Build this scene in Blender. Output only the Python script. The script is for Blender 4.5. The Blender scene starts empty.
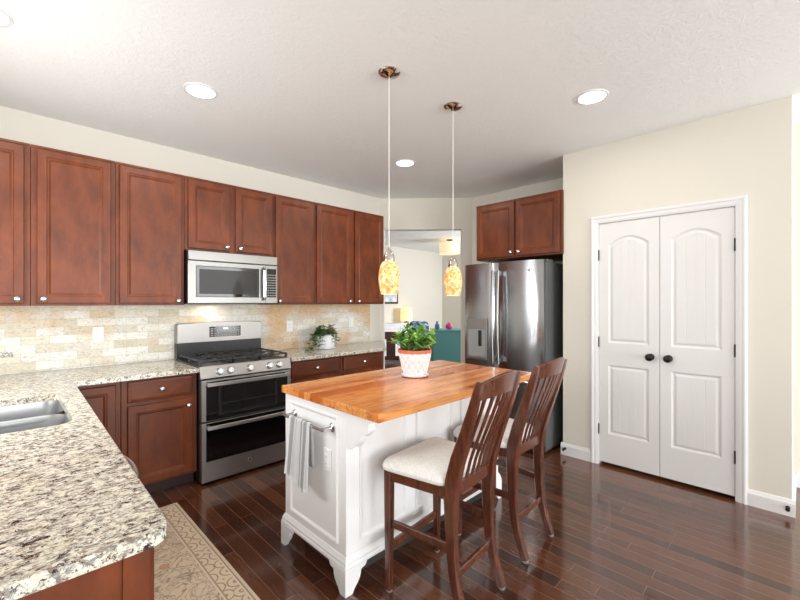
import bpy, bmesh, math, random
from mathutils import Vector, Matrix, geometry
random.seed(7)
S = bpy.context.scene
COL = S.collection
PI = math.pi

# ------------------------------------------------------------------ camera
H = 1.395
FPX = 398.5
cam_d = bpy.data.cameras.new('camera'); cam = bpy.data.objects.new('camera', cam_d); COL.objects.link(cam)
cam_d.sensor_width = 36.0; cam_d.lens = 36.0 * FPX / 800.0
cam_d.shift_y = 2.0 / 800.0
cam_d.clip_start = 0.05
VA = math.atan(402.0 / FPX)                 # view direction, angle from +X
cam.location = (0, 0, H); cam.rotation_euler = (PI / 2, 0, VA - PI / 2)
S.camera = cam
# ------------------------------------------------------------------ light
S.view_settings.view_transform = 'Standard'; S.view_settings.look = 'None'
S.view_settings.gamma = 1.0; S.view_settings.use_curve_mapping = False
S.view_settings.exposure = -0.04
W = bpy.data.worlds.new('world'); S.world = W; W.use_nodes = True
bg = W.node_tree.nodes['Background']
bg.inputs['Color'].default_value = (0.95, 0.975, 1.0, 1); bg.inputs['Strength'].default_value = 0.9

def area(name, loc, target, sx, sy, power, color=(1, 1, 1)):
    d = bpy.data.lights.new(name, 'AREA'); d.shape = 'RECTANGLE'; d.size = sx; d.size_y = sy
    d.energy = power; d.color = color
    o = bpy.data.objects.new(name, d); COL.objects.link(o); o.location = loc
    o.rotation_euler = (Vector(target) - Vector(loc)).to_track_quat('-Z', 'Y').to_euler()
    return o
area('daylight_rear_windows', (1.2, -7.6, 1.3), (1.8, 2.2, 2.9), 5.0, 2.2, 420, (0.97, 0.985, 1.0))
area('daylight_sink_window', (-0.72, 2.45, 1.6), (2.0, 2.2, 1.3), 1.3, 1.0, 36, (0.97, 0.985, 1.0))
area('fill_left', (-0.73, -1.3, 1.5), (2.0, 1.8, 1.1), 1.6, 1.4, 42, (0.97, 0.985, 1.0))  # added fill from the left for the island end and fridge front
area('fill_right', (4.0, -3.0, 1.5), (1.8, 3.0, 3.1), 2.0, 1.8, 130, (0.97, 0.985, 1.0))  # added fill behind the camera that lifts the kitchen ceiling, no window there
area('fill_living_room', (8.2, 3.2, 1.7), (5.0, 6.0, 1.6), 2.5, 1.8, 200, (0.95, 0.97, 1.0))  # unseen fill added inside the living room to brighten its walls

# ------------------------------------------------------------------ materials
def lin(c):
    return tuple(((x / 12.92) if x <= 0.04045 else ((x + 0.055) / 1.055) ** 2.4) for x in c)
def rgb(r, g, b): return lin((r / 255, g / 255, b / 255)) + (1,)

def mat(name, col, rough=0.5, metal=0.0, **kw):
    m = bpy.data.materials.new(name); m.use_nodes = True
    b = m.node_tree.nodes['Principled BSDF']
    b.inputs['Base Color'].default_value = col; b.inputs['Roughness'].default_value = rough
    b.inputs['Metallic'].default_value = metal
    for k, v in kw.items(): b.inputs[k.replace('_', ' ')].default_value = v
    return m
class N:
    """tiny node helper"""
    def __init__(s, m): s.m = m; s.t = m.node_tree; s.b = s.t.nodes['Principled BSDF']
    def n(s, typ, **kw):
        x = s.t.nodes.new(typ)
        for k, v in kw.items():
            if k.startswith('i_'): x.inputs[k[2:].replace('_', ' ')].default_value = v
            else: setattr(x, k, v)
        return x
    def l(s, a, b): s.t.links.new(a, b)
    def coord(s, scale=(1, 1, 1), rot=(0, 0, 0), kind='Object'):
        c = s.n('ShaderNodeTexCoord'); mp = s.n('ShaderNodeMapping')
        mp.inputs['Scale'].default_value = scale; mp.inputs['Rotation'].default_value = rot
        s.l(c.outputs[kind], mp.inputs['Vector']); return mp.outputs['Vector']
    def noise(s, vec, scale, detail=4, rough=0.55, dist=0.0):
        x = s.n('ShaderNodeTexNoise'); x.inputs['Scale'].default_value = scale
        x.inputs['Detail'].default_value = detail; x.inputs['Roughness'].default_value = rough
        x.inputs['Distortion'].default_value = dist
        s.l(vec, x.inputs['Vector']); return x.outputs['Fac']
    def ramp(s, fac, stops, interp='LINEAR'):
        x = s.n('ShaderNodeValToRGB'); x.color_ramp.interpolation = interp
        e = x.color_ramp.elements
        while len(e) > 1: e.remove(e[-1])
        e[0].position = stops[0][0]; e[0].color = stops[0][1]
        for p, c in stops[1:]: e.new(p).color = c
        s.l(fac, x.inputs['Fac']); return x.outputs['Color']
    def mix(s, a, b, fac, mode='MIX'):
        x = s.n('ShaderNodeMix', data_type='RGBA', blend_type=mode)
        for sock, v in ((x.inputs[6], a), (x.inputs[7], b), (x.inputs[0], fac)):
            if isinstance(v, (tuple, float, int)): sock.default_value = v
            else: s.l(v, sock)
        return x.outputs[2]
    def bump(s, h, strength=0.2, dist=0.01):
        x = s.n('ShaderNodeBump'); x.inputs['Strength'].default_value = strength
        x.inputs['Distance'].default_value = dist
        s.l(h, x.inputs['Height']); s.l(x.outputs['Normal'], s.b.inputs['Normal'])
    def base(s, c): s.l(c, s.b.inputs['Base Color'])
G = lambda v: (v, v, v, 1)

def wood(name, c1, c2, rough, scale=(1, 1, 1), cs=6.0, coat=0.0):
    m = mat(name, c1, rough); k = N(m)
    v = k.coord(scale)
    f1 = k.noise(v, cs, 5, 0.6, 0.4)
    f2 = k.noise(k.coord((2.2, 2.2, 2.2)), 1.6, 3)
    c = k.ramp(f1, [(0.3, c1), (0.7, c2)])
    c = k.mix(c, k.ramp(f2, [(0.3, G(0.72)), (0.7, G(1.2))]), 0.8, 'MULTIPLY')
    k.base(c)
    k.b.inputs['Specular IOR Level'].default_value = 0.35 if not coat else 0.5
    if coat: m.node_tree.nodes['Principled BSDF'].inputs['Coat Weight'].default_value = coat; k.b.inputs['Coat Roughness'].default_value = 0.15
    return m
M = {}
M['wall'] = mat('wall_paint', rgb(222, 218, 207), 0.75)
M['ceiling'] = mat('ceiling_paint', rgb(242, 244, 243), 0.85)
k = N(M['ceiling']); v = k.coord((1, 1, 1)); h = k.noise(v, 16, 5, 0.6, 2.2)
k.bump(k.ramp(h, [(0.42, G(0)), (0.6, G(1))]), 0.18, 0.01)
M['trim'] = mat('trim_paint', rgb(229, 229, 230), 0.35)
M['door'] = mat('door_paint', rgb(227, 227, 227), 0.38)
M['island'] = mat('island_paint', rgb(234, 234, 234), 0.38)
M['cherry'] = wood('cherry_cabinet', rgb(118, 58, 26), rgb(86, 39, 17), 0.42, (4, 4, 1.3), 3.0, 0.0)
M['cherry_h'] = wood('cherry_horizontal_grain', rgb(118, 58, 26), rgb(86, 39, 17), 0.42, (1.3, 4, 4), 3.0, 0.0)
M['stool'] = wood('stool_wood', rgb(104, 53, 31), rgb(58, 28, 18), 0.24, (14, 14, 2.0), 4.0, 0.6)
M['toe_kick_shade'] = mat('toe_kick', rgb(46, 22, 15), 0.5)  # shadow below the base cabinets painted in as dark brown
M['dark_chair'] = mat('dark_cherry_chair', rgb(80, 28, 22), 0.35)
# steel
def steel(name, c, rough, stretch):
    m = mat(name, c, rough, 1.0); k = N(m)
    f = k.noise(k.coord(stretch), 60, 3)
    r = k.ramp(f, [(0.3, G(rough * 0.95)), (0.7, G(rough * 1.06))]); k.l(r, k.b.inputs['Roughness'])
    return m
M['steel'] = steel('stainless_steel', rgb(166, 164, 161), 0.42, (1, 1, 12))
M['steel_dim'] = steel('stainless_steel_microwave', rgb(142, 141, 138), 0.36, (1, 1, 12))
M['steel_v'] = steel('stainless_steel_fridge', rgb(172, 176, 180), 0.22, (12, 12, 0.4))
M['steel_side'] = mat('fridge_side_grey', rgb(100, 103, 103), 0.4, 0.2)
M['chrome'] = mat('brushed_nickel', rgb(198, 200, 202), 0.25, 1.0)
M['polished'] = mat('polished_nickel', rgb(215, 205, 195), 0.06, 1.0)
M['sink'] = steel('sink_steel', rgb(180, 182, 184), 0.33, (1, 12, 1))
M['black_glass'] = mat('black_glass', rgb(10, 10, 11), 0.06)
M['oven_dark'] = mat('oven_window', rgb(34, 35, 36), 0.08)
M['micro_glass'] = mat('microwave_window', rgb(62, 61, 60), 0.08, 0.0, Specular_IOR_Level=0.08)
M['black'] = mat('black_enamel', rgb(24, 25, 27), 0.3)
M['iron'] = mat('cast_iron', rgb(44, 45, 47), 0.5)
M['bronze'] = mat('dark_bronze', rgb(44, 40, 38), 0.3, 0.7)
M['white_plastic'] = mat('white_plastic', rgb(235, 234, 230), 0.4)
M['recess'] = mat('dispenser_grey', rgb(168, 170, 171), 0.4, 0.4)
M['button'] = mat('grey_button', rgb(150, 150, 148), 0.5)
M['slot'] = mat('slot_dark', rgb(50, 48, 46), 0.6)
M['ceramic'] = mat('white_ceramic', rgb(238, 239, 242), 0.25)
M['terracotta'] = mat('terracotta', rgb(205, 118, 84), 0.7)
M['soil'] = mat('soil', rgb(60, 42, 30), 0.9)
M['grout'] = mat('grout', rgb(190, 180, 160), 0.9)
M['rubber'] = mat('grey_foot', rgb(120, 118, 118), 0.5)
M['teal'] = mat('teal_paint', rgb(84, 146, 146), 0.5)
M['pink'] = mat('pink_ceramic', rgb(214, 60, 140), 0.4)
M['bluewhite'] = mat('blue_glaze', rgb(70, 120, 160), 0.4)
M['frame_dark'] = mat('dark_picture_frame', rgb(56, 46, 42), 0.4)
def emit(name, col, s, base=(0.9, 0.9, 0.9, 1)):
    m = mat(name, base, 0.5); b = m.node_tree.nodes['Principled BSDF']
    b.inputs['Emission Color'].default_value = col; b.inputs['Emission Strength'].default_value = s; return m
M['lamp_disc'] = emit('recessed_lamp_lens', (1, 0.97, 0.92, 1), 6.0)
M['shade_lit'] = emit('lit_linen_shade', rgb(255, 214, 150), 0.9, rgb(240, 215, 170))
M['drum_lit'] = emit('lit_drum_shade', rgb(255, 224, 178), 0.6, rgb(240, 220, 190))
M['display'] = emit('clock_digits', (0.75, 0.9, 1, 1), 1.0)
# art glass pendant shade
m = mat('mosaic_art_glass', rgb(240, 200, 140), 0.25); k = N(m); v = k.coord((1, 1, 1))
vo = k.n('ShaderNodeTexVoronoi', i_Scale=75.0); k.l(v, vo.inputs['Vector'])
f = k.noise(v, 38, 4, 0.7, 1.0)
sep = k.n('ShaderNodeSeparateColor'); k.l(vo.outputs['Color'], sep.inputs['Color'])
c1 = k.ramp(sep.outputs[0], [(0.0, rgb(186, 122, 66)), (0.35, rgb(228, 178, 108)), (0.75, rgb(244, 214, 160)), (1.0, rgb(208, 148, 84))])
c2 = k.mix(c1, rgb(190, 140, 90), k.ramp(f, [(0.55, G(0)), (0.68, G(0.7))]))
k.base(c2); k.l(c2, k.b.inputs['Emission Color']); k.b.inputs['Emission Strength'].default_value = 0.42
M['artglass'] = m
# granite
m = mat('speckled_granite', rgb(220, 212, 190), 0.16); k = N(m)
v = k.coord((1, 1, 1)); vs = k.coord((1.0, 1.4, 1.2), (0, 0, 0.85))
a = k.noise(vs, 32, 8, 0.78, 0.5); b_ = k.noise(vs, 50, 6, 0.75, 0.4); c_ = k.noise(v, 9, 4, 0.6)
d_ = k.noise(vs, 46, 3, 0.75, 0.8)
base = k.ramp(b_, [(0.3, rgb(150, 144, 130)), (0.42, rgb(190, 187, 174)), (0.52, rgb(226, 222, 206)), (0.7, rgb(236, 234, 226))])
base = k.mix(base, rgb(206, 190, 152), k.ramp(c_, [(0.50, G(0)), (0.74, G(0.4))]))
base = k.mix(base, rgb(122, 90, 72), k.ramp(d_, [(0.56, G(0)), (0.61, G(0.8))]))
base = k.mix(base, rgb(116, 112, 112), k.ramp(k.noise(k.coord((1.2, 2.0, 1.4), (0.3, 0.2, 1.0)), 36, 5, 0.7, 0.5), [(0.515, G(0)), (0.585, G(0.8))]))
base = k.mix(base, rgb(34, 26, 30), k.ramp(a, [(0.550, G(0)), (0.582, G(0.97))]))
base = k.mix(base, rgb(60, 54, 52), k.ramp(k.noise(vs, 85, 3, 0.7, 0.5), [(0.60, G(0)), (0.64, G(0.9))]))
k.base(base); M['granite'] = m
# travertine subway tile
m = mat('travertine_tile', rgb(215, 205, 180), 0.5); k = N(m)
c = k.n('ShaderNodeTexCoord'); sx = k.n('ShaderNodeSeparateXYZ'); k.l(c.outputs['Object'], sx.inputs[0])
cb = k.n('ShaderNodeCombineXYZ'); k.l(sx.outputs['X'], cb.inputs['X']); k.l(sx.outputs['Z'], cb.inputs['Y'])
br = k.n('ShaderNodeTexBrick', offset=0.5, squash=1.0)
br.inputs['Scale'].default_value = 1.0; br.inputs['Brick Width'].default_value = 0.155; br.inputs['Row Height'].default_value = 0.0605
br.inputs['Mortar Size'].default_value = 0.0016; br.inputs['Mortar Smooth'].default_value = 0.3; br.inputs['Bias'].default_value = 0.0
br.inputs['Color1'].default_value = G(0.0); br.inputs['Color2'].default_value = G(1.0); br.inputs['Mortar'].default_value = G(0.5)
k.l(cb.outputs[0], br.inputs['Vector'])
sc = k.n('ShaderNodeSeparateColor'); k.l(br.outputs['Color'], sc.inputs['Color'])
tile = k.ramp(sc.outputs[0], [(0.0, rgb(206, 198, 176)), (0.25, rgb(218, 214, 198)), (0.5, rgb(228, 227, 219)), (0.75, rgb(214, 212, 204)), (1.0, rgb(202, 192, 168))])
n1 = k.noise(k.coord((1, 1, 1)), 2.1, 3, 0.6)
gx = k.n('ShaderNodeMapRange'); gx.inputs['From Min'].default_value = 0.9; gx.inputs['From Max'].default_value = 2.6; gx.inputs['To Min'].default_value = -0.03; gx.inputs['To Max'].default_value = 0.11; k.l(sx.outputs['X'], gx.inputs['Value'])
gz = k.n('ShaderNodeMapRange'); gz.inputs['From Min'].default_value = 1.2; gz.inputs['From Max'].default_value = 1.34; gz.inputs['To Max'].default_value = 0.07; k.l(sx.outputs['Z'], gz.inputs['Value'])  # shade under the upper cabinets painted in: tan increases near the top
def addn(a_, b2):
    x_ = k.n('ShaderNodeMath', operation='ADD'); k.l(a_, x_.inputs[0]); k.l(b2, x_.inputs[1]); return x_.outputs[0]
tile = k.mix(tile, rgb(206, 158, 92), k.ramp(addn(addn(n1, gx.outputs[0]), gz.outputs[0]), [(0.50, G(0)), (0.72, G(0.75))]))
n2 = k.noise(k.coord((1, 1, 2.0)), 34, 6, 0.75, 1.2)
tile = k.mix(tile, k.ramp(n2, [(0.34, G(0.5)), (0.5, G(1.06))]), 0.8, 'MULTIPLY')
tile = k.mix(tile, rgb(192, 186, 170), br.outputs['Fac'])
k.base(tile)
inv = k.n('ShaderNodeMath', operation='SUBTRACT'); inv.inputs[0].default_value = 1.0; k.l(br.outputs['Fac'], inv.inputs[1])
k.bump(inv.outputs[0], 0.4, 0.003); M['tile'] = m
# hardwood floor planks running along Y
m = mat('dark_hardwood', rgb(80, 42, 30), 0.2); k = N(m)
c = k.n('ShaderNodeTexCoord'); sx = k.n('ShaderNodeSeparateXYZ'); k.l(c.outputs['Object'], sx.inputs[0])
cb = k.n('ShaderNodeCombineXYZ'); k.l(sx.outputs['Y'], cb.inputs['X']); k.l(sx.outputs['X'], cb.inputs['Y'])
br = k.n('ShaderNodeTexBrick', offset=0.37, offset_frequency=2, squash=1.3, squash_frequency=3)
br.inputs['Scale'].default_value = 1.0; br.inputs['Brick Width'].default_value = 0.85; br.inputs['Row Height'].default_value = 0.083
br.inputs['Mortar Size'].default_value = 0.0012; br.inputs['Mortar Smooth'].default_value = 0.2; br.inputs['Bias'].default_value = 0.0
br.inputs['Color1'].default_value = G(0.0); br.inputs['Color2'].default_value = G(1.0); br.inputs['Mortar'].default_value = G(0.5)
k.l(cb.outputs[0], br.inputs['Vector'])
sc = k.n('ShaderNodeSeparateColor'); k.l(br.outputs['Color'], sc.inputs['Color'])
pl = k.ramp(sc.outputs[0], [(0.0, rgb(60, 32, 20)), (0.4, rgb(78, 43, 27)), (0.7, rgb(92, 52, 32)), (1.0, rgb(108, 64, 40))])
g1 = k.noise(k.coord((9, 0.9, 1)), 6, 6, 0.65, 1.2)
pl = k.mix(pl, k.ramp(g1, [(0.3, G(0.6)), (0.65, G(1.15))]), 0.7, 'MULTIPLY')
pl = k.mix(pl, rgb(140, 104, 88), br.outputs['Fac'])  # highlights on the plank bevels painted in as lighter lines
k.base(pl)
k.l(k.ramp(k.noise(k.coord((2, 2, 2)), 3, 3), [(0.3, G(0.15)), (0.7, G(0.24))]), k.b.inputs['Roughness'])
k.b.inputs['Coat Weight'].default_value = 0.7; k.b.inputs['Coat Roughness'].default_value = 0.1; k.bump(g1, 0.04, 0.002); M['floor'] = m
# butcher block : strips along X
m = mat('butcher_block', rgb(200, 128, 66), 0.16); k = N(m)
c = k.n('ShaderNodeTexCoord'); sx = k.n('ShaderNodeSeparateXYZ'); k.l(c.outputs['Object'], sx.inputs[0])
cb = k.n('ShaderNodeCombineXYZ'); k.l(sx.outputs['X'], cb.inputs['X']); k.l(sx.outputs['Y'], cb.inputs['Y'])
br = k.n('ShaderNodeTexBrick', offset=0.43, offset_frequency=2)
br.inputs['Scale'].default_value = 1.0; br.inputs['Brick Width'].default_value = 1.7; br.inputs['Row Height'].default_value = 0.058
br.inputs['Mortar Size'].default_value = 0.0004; br.inputs['Bias'].default_value = 0.0
br.inputs['Color1'].default_value = G(0.0); br.inputs['Color2'].default_value = G(1.0); br.inputs['Mortar'].default_value = G(0.3)
k.l(cb.outputs[0], br.inputs['Vector'])
sc = k.n('ShaderNodeSeparateColor'); k.l(br.outputs['Color'], sc.inputs['Color'])
bc = k.ramp(sc.outputs[0], [(0.0, rgb(172, 90, 42)), (0.3, rgb(196, 114, 56)), (0.6, rgb(212, 138, 74)), (0.85, rgb(226, 162, 98)), (1.0, rgb(194, 104, 50))])
g1 = k.noise(k.coord((0.9, 7, 7)), 5, 5, 0.6, 1.6)
bc = k.mix(bc, k.ramp(g1, [(0.3, rgb(186, 120, 80)), (0.5, G(0.95)), (0.7, G(1.12))]), 0.8, 'MULTIPLY')
bc = k.mix(bc, rgb(150, 76, 38), k.ramp(k.noise(k.coord((1.2, 9, 9)), 2.5, 4, 0.6, 1.0), [(0.56, G(0)), (0.7, G(0.55))]))
k.base(bc); M['butcher'] = m
# stool fabric
m = mat('cream_damask_fabric', rgb(214, 210, 202), 0.85); k = N(m)
f = k.noise(k.coord((1, 1, 1)), 30, 4, 0.6, 2.5)
k.base(k.ramp(f, [(0.42, rgb(222, 220, 214)), (0.5, rgb(240, 238, 233)), (0.58, rgb(226, 224, 218))]))
k.bump(k.noise(k.coord((1, 1, 1)), 400, 2), 0.15, 0.002); M['fabric'] = m
# rug
m = mat('oriental_rug', rgb(196, 176, 146), 0.95); k = N(m)
c = k.n('ShaderNodeTexCoord'); sx = k.n('ShaderNodeSeparateXYZ'); k.l(c.outputs['Object'], sx.inputs[0])
def math_(k, op, a, b=None):
    x = k.n('ShaderNodeMath', operation=op)
    for i, vv in enumerate((a, b)):
        if vv is None: continue
        if isinstance(vv, (int, float)): x.inputs[i].default_value = vv
        else: k.l(vv, x.inputs[i])
    return x.outputs[0]
RW, RL = 0.30, 0.98                       # half sizes of the rug
ex = math_(k, 'SUBTRACT', RW, math_(k, 'ABSOLUTE', sx.outputs['X']))
ey = math_(k, 'SUBTRACT', RL, math_(k, 'ABSOLUTE', sx.outputs['Y']))
ed = math_(k, 'MINIMUM', ex, ey)          # distance from the edge
wv = k.noise(k.coord((1, 1, 1)), 6.5, 2, 0.5, 3.0)
vine = k.ramp(wv, [(0.42, G(0)), (0.45, G(1)), (0.48, G(0)), (0.55, G(0)), (0.58, G(0.8)), (0.61, G(0))])
fl = k.n('ShaderNodeTexVoronoi', i_Scale=8.0, feature='F1'); k.l(k.coord((1, 1, 1)), fl.inputs['Vector'])
ring = k.ramp(math_(k, 'FRACT', math_(k, 'MULTIPLY', fl.outputs['Distance'], 2.6)), [(0.3, G(0)), (0.45, G(0.8)), (0.6, G(0)), (0.95, G(0))])
field = k.mix(rgb(208, 188, 162), rgb(120, 104, 90), k.mix(vine, ring, 0.45, 'LIGHTEN') )
field = k.mix(field, rgb(190, 138, 100), k.ramp(fl.outputs['Distance'], [(0.0, G(0.7)), (0.16, G(0.7)), (0.22, G(0))]))
bfl = k.n('ShaderNodeTexVoronoi', i_Scale=11.5, feature='F1', i_Randomness=0.3); k.l(k.coord((1, 1, 1)), bfl.inputs['Vector'])
bring = k.ramp(math_(k, 'FRACT', math_(k, 'MULTIPLY', bfl.outputs['Distance'], 3.2)), [(0.2, G(0)), (0.42, G(1)), (0.64, G(0)), (0.95, G(0.1))])
border = k.mix(rgb(214, 194, 166), rgb(104, 88, 76), k.mix(bring, G(0), 0.15))
sel = k.ramp(ed, [(0.0, G(1)), (0.115, G(1)), (0.118, G(0))], 'CONSTANT')
colr = k.mix(field, border, sel)
bands = k.ramp(ed, [(0.0, rgb(206, 190, 166)), (0.012, rgb(152, 132, 118)), (0.02, rgb(212, 196, 172)), (0.03, G(0)), (0.104, rgb(160, 140, 122)), (0.113, rgb(212, 196, 172)), (0.12, G(0))], 'CONSTANT')
bsel = k.ramp(ed, [(0.0, G(1)), (0.03, G(0)), (0.104, G(1)), (0.12, G(0))], 'CONSTANT')
colr = k.mix(colr, bands, bsel)
k.base(colr); k.bump(k.noise(k.coord((1, 1, 1)), 500, 2), 0.3, 0.002); M['rug'] = m
M['rug_edge'] = mat('rug_binding', rgb(206, 190, 166), 0.95)
# towel: grey stripes on white, along local X
m = mat('striped_towel', rgb(240, 240, 240), 0.95); k = N(m)
c = k.n('ShaderNodeTexCoord'); sx = k.n('ShaderNodeSeparateXYZ'); k.l(c.outputs['UV'], sx.inputs[0])
st = k.ramp(sx.outputs['X'], [(0, rgb(250, 250, 250)), (0.10, rgb(196, 196, 198)), (0.30, rgb(240, 240, 240)), (0.37, rgb(196, 196, 198)), (0.40, rgb(240, 240, 240)), (0.60, rgb(176, 176, 178)), (0.66, rgb(240, 240, 240)), (0.72, rgb(190, 190, 190)), (0.86, rgb(240, 240, 240))], 'CONSTANT')
k.base(st); M['towel'] = m
# leaves
def leafmat(name, c1, c2):
    m = mat(name, c1, 0.4); k = N(m)
    k.base(k.ramp(k.noise(k.coord((1, 1, 1)), 22, 3), [(0.35, c1), (0.65, c2)])); return m
M['leaf'] = leafmat('green_leaf', rgb(60, 126, 56), rgb(160, 204, 100))
M['leaf2'] = leafmat('dark_leaf', rgb(38, 70, 34), rgb(92, 128, 66))
M['flower'] = mat('pink_leaf', rgb(196, 130, 118), 0.5)
# blue armchair fabric
m = mat('blue_print_fabric', rgb(60, 90, 140), 0.85); k = N(m)
k.base(k.ramp(k.noise(k.coord((1, 1, 1)), 9, 3, 0.6, 1.0), [(0.42, rgb(30, 50, 84)), (0.5, rgb(86, 130, 178)), (0.62, rgb(216, 226, 234))])); M['bluefab'] = m
m = mat('framed_print', rgb(210, 215, 220), 0.3); k = N(m)
k.base(k.ramp(k.noise(k.coord((1, 1, 1)), 5, 3), [(0.4, rgb(236, 236, 234)), (0.6, rgb(150, 170, 190))])); M['art'] = m

# ------------------------------------------------------------------ mesh helpers
class MB:
    def __init__(s): s.bm = bmesh.new()
    def box(s, x0, x1, y0, y1, z0, z1, bev=0.0, seg=1):
        if x1 < x0: x0, x1 = x1, x0
        if y1 < y0: y0, y1 = y1, y0
        if z1 < z0: z0, z1 = z1, z0
        b = bmesh.new()
        vs = [b.verts.new((x, y, z)) for z in (z0, z1) for y in (y0, y1) for x in (x0, x1)]
        for f in ((0, 2, 3, 1), (4, 5, 7, 6), (0, 1, 5, 4), (1, 3, 7, 5), (3, 2, 6, 7), (2, 0, 4, 6)):
            b.faces.new([vs[i] for i in f])
        if bev > 0: bmesh.ops.bevel(b, geom=list(b.edges), offset=bev, segments=seg, affect='EDGES', profile=0.5)
        s.join(b); return s
    def join(s, b, M_=None):
        if M_ is not None: bmesh.ops.transform(b, matrix=M_, verts=b.verts)
        me = bpy.data.meshes.new('tmp'); b.to_mesh(me); b.free(); s.bm.from_mesh(me); bpy.data.meshes.remove(me); return s
    def lathe(s, prof, c=(0, 0, 0), seg=32, axis='Z', cap=True, fn=None):
        rings = []
        for i, (r, z) in enumerate(prof):
            ring = []
            for j in range(seg):
                a = 2 * PI * j / seg
                rr = r if fn is None else fn(r, z, a)
                p = (rr * math.cos(a), rr * math.sin(a), z)
                if axis == 'Y': p = (p[0], -p[2], p[1])      # profile axis runs towards -Y
                if axis == 'X': p = (p[2], p[0], p[1])
                ring.append(s.bm.verts.new((p[0] + c[0], p[1] + c[1], p[2] + c[2])))
            rings.append(ring)
        for a, b in zip(rings, rings[1:]):
            for j in range(seg):
                s.bm.faces.new((a[j], a[(j + 1) % seg], b[(j + 1) % seg], b[j]))
        if cap:
            for rg, rev in ((rings[0], True), (rings[-1], False)):
                s.bm.faces.new(list(reversed(rg)) if rev else rg)
        return s
    def tube(s, pts, r, seg=10, flat=None):
        """round tube through points; r a number or list"""
        pts = [Vector(p) for p in pts]; n = len(pts); rings = []
        up = Vector((0, 0, 1))
        prev = None
        for i, p in enumerate(pts):
            d = (pts[min(i + 1, n - 1)] - pts[max(i - 1, 0)]).normalized()
            ref = prev if prev is not None else (up if abs(d.z) < 0.9 else Vector((1, 0, 0)))
            a = (ref - d * ref.dot(d)).normalized(); b = d.cross(a); prev = a
            rr = r[i] if isinstance(r, (list, tuple)) else r
            rings.append([s.bm.verts.new(p + (a * math.cos(2 * PI * j / seg) + b * math.sin(2 * PI * j / seg)) * rr) for j in range(seg)])
        for a, b in zip(rings, rings[1:]):
            for j in range(seg): s.bm.faces.new((a[j], a[(j + 1) % seg], b[(j + 1) % seg], b[j]))
        s.bm.faces.new(list(reversed(rings[0]))); s.bm.faces.new(rings[-1]); return s
    def sweep(s, pts, w, h, side=Vector((1, 0, 0)), bev=0.0):
        """rectangular bar through points: w along side, h across; w/h may be lists"""
        pts = [Vector(p) for p in pts]; n = len(pts); rings = []; side = Vector(side)
        for i, p in enumerate(pts):
            d = (pts[min(i + 1, n - 1)] - pts[max(i - 1, 0)]).normalized()
            a = (side - d * side.dot(d)).normalized(); b = d.cross(a)
            ww = (w[i] if isinstance(w, (list, tuple)) else w) / 2; hh = (h[i] if isinstance(h, (list, tuple)) else h) / 2
            if bev > 0:
                q = [(-ww + bev, -hh), (ww - bev, -hh), (ww, -hh + bev), (ww, hh - bev), (ww - bev, hh), (-ww + bev, hh), (-ww, hh - bev), (-ww, -hh + bev)]
            else: q = [(-ww, -hh), (ww, -hh), (ww, hh), (-ww, hh)]
            rings.append([s.bm.verts.new(p + a * x + b * y) for x, y in q])
        m_ = len(rings[0])
        for a, b in zip(rings, rings[1:]):
            for j in range(m_): s.bm.faces.new((a[j], a[(j + 1) % m_], b[(j + 1) % m_], b[j]))
        s.bm.faces.new(list(reversed(rings[0]))); s.bm.faces.new(rings[-1]); return s
    def prism(s, poly, a0, a1, axis='Z', bev=0.0):
        """extrude a 2-D polygon. axis Z: (x,y); axis Y: (x,z); axis X: (y,z)"""
        def P(p, a):
            return {'Z': (p[0], p[1], a), 'Y': (p[0], a, p[1]), 'X': (a, p[0], p[1])}[axis]
        b = bmesh.new()
        lo = [b.verts.new(P(p, a0)) for p in poly]; hi = [b.verts.new(P(p, a1)) for p in poly]
        n = len(poly)
        f1 = b.faces.new(list(reversed(lo))); f2 = b.faces.new(hi)
        for i in range(n): b.faces.new((lo[i], lo[(i + 1) % n], hi[(i + 1) % n], hi[i]))
        if bev > 0:
            ed = list(set(list(f1.edges) + list(f2.edges)))
            bmesh.ops.bevel(b, geom=ed, offset=bev, segments=2, affect='EDGES', profile=0.5)
        s.join(b); return s
    def loops(s, ls, cap_first=False, cap_last=True):
        rings = [[s.bm.verts.new(p) for p in l] for l in ls]; n = len(rings[0])
        for a, b in zip(rings, rings[1:]):
            for j in range(n): s.bm.faces.new((a[j], a[(j + 1) % n], b[(j + 1) % n], b[j]))
        if cap_first: s.bm.faces.new(list(reversed(rings[0])))
        if cap_last: s.bm.faces.new(rings[-1])
        return s
    def move(s, v):
        bmesh.ops.translate(s.bm, vec=Vector(v), verts=s.bm.verts); return s
    def xf(s, m_): bmesh.ops.transform(s.bm, matrix=m_, verts=s.bm.verts); return s
    def build(s, name, mt, parent=None, smooth=False, label=None):
        bmesh.ops.recalc_face_normals(s.bm, faces=s.bm.faces)
        me = bpy.data.meshes.new(name); s.bm.to_mesh(me); s.bm.free()
        me.materials.append(M[mt] if isinstance(mt, str) else mt)
        if smooth:
            for p in me.polygons: p.use_smooth = True
            try: me.set_sharp_from_angle(angle=math.radians(28))
            except Exception: pass
        o = bpy.data.objects.new(name, me); COL.objects.link(o)
        if parent: o.parent = parent
        if label: o['label'] = label
        return o
def B(*a, **k): return MB().box(*a, **k)
def thing(name, label, cat, loc=(0, 0, 0), rz=0, group=None):
    o = bpy.data.objects.new(name, None); COL.objects.link(o); o.location = loc; o.rotation_euler = (0, 0, rz)
    o.empty_display_size = 0.1
    o['label'] = label; o['category'] = cat
    if group: o['group'] = group
    return o
def tag(o, label, cat, group=None):
    o['label'] = label; o['category'] = cat
    if group: o['group'] = group
    return o
def struct(o): o['kind'] = 'structure'; return o
def at(o, loc, rz=0): o.location = loc; o.rotation_euler = (0, 0, rz); return o
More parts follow.
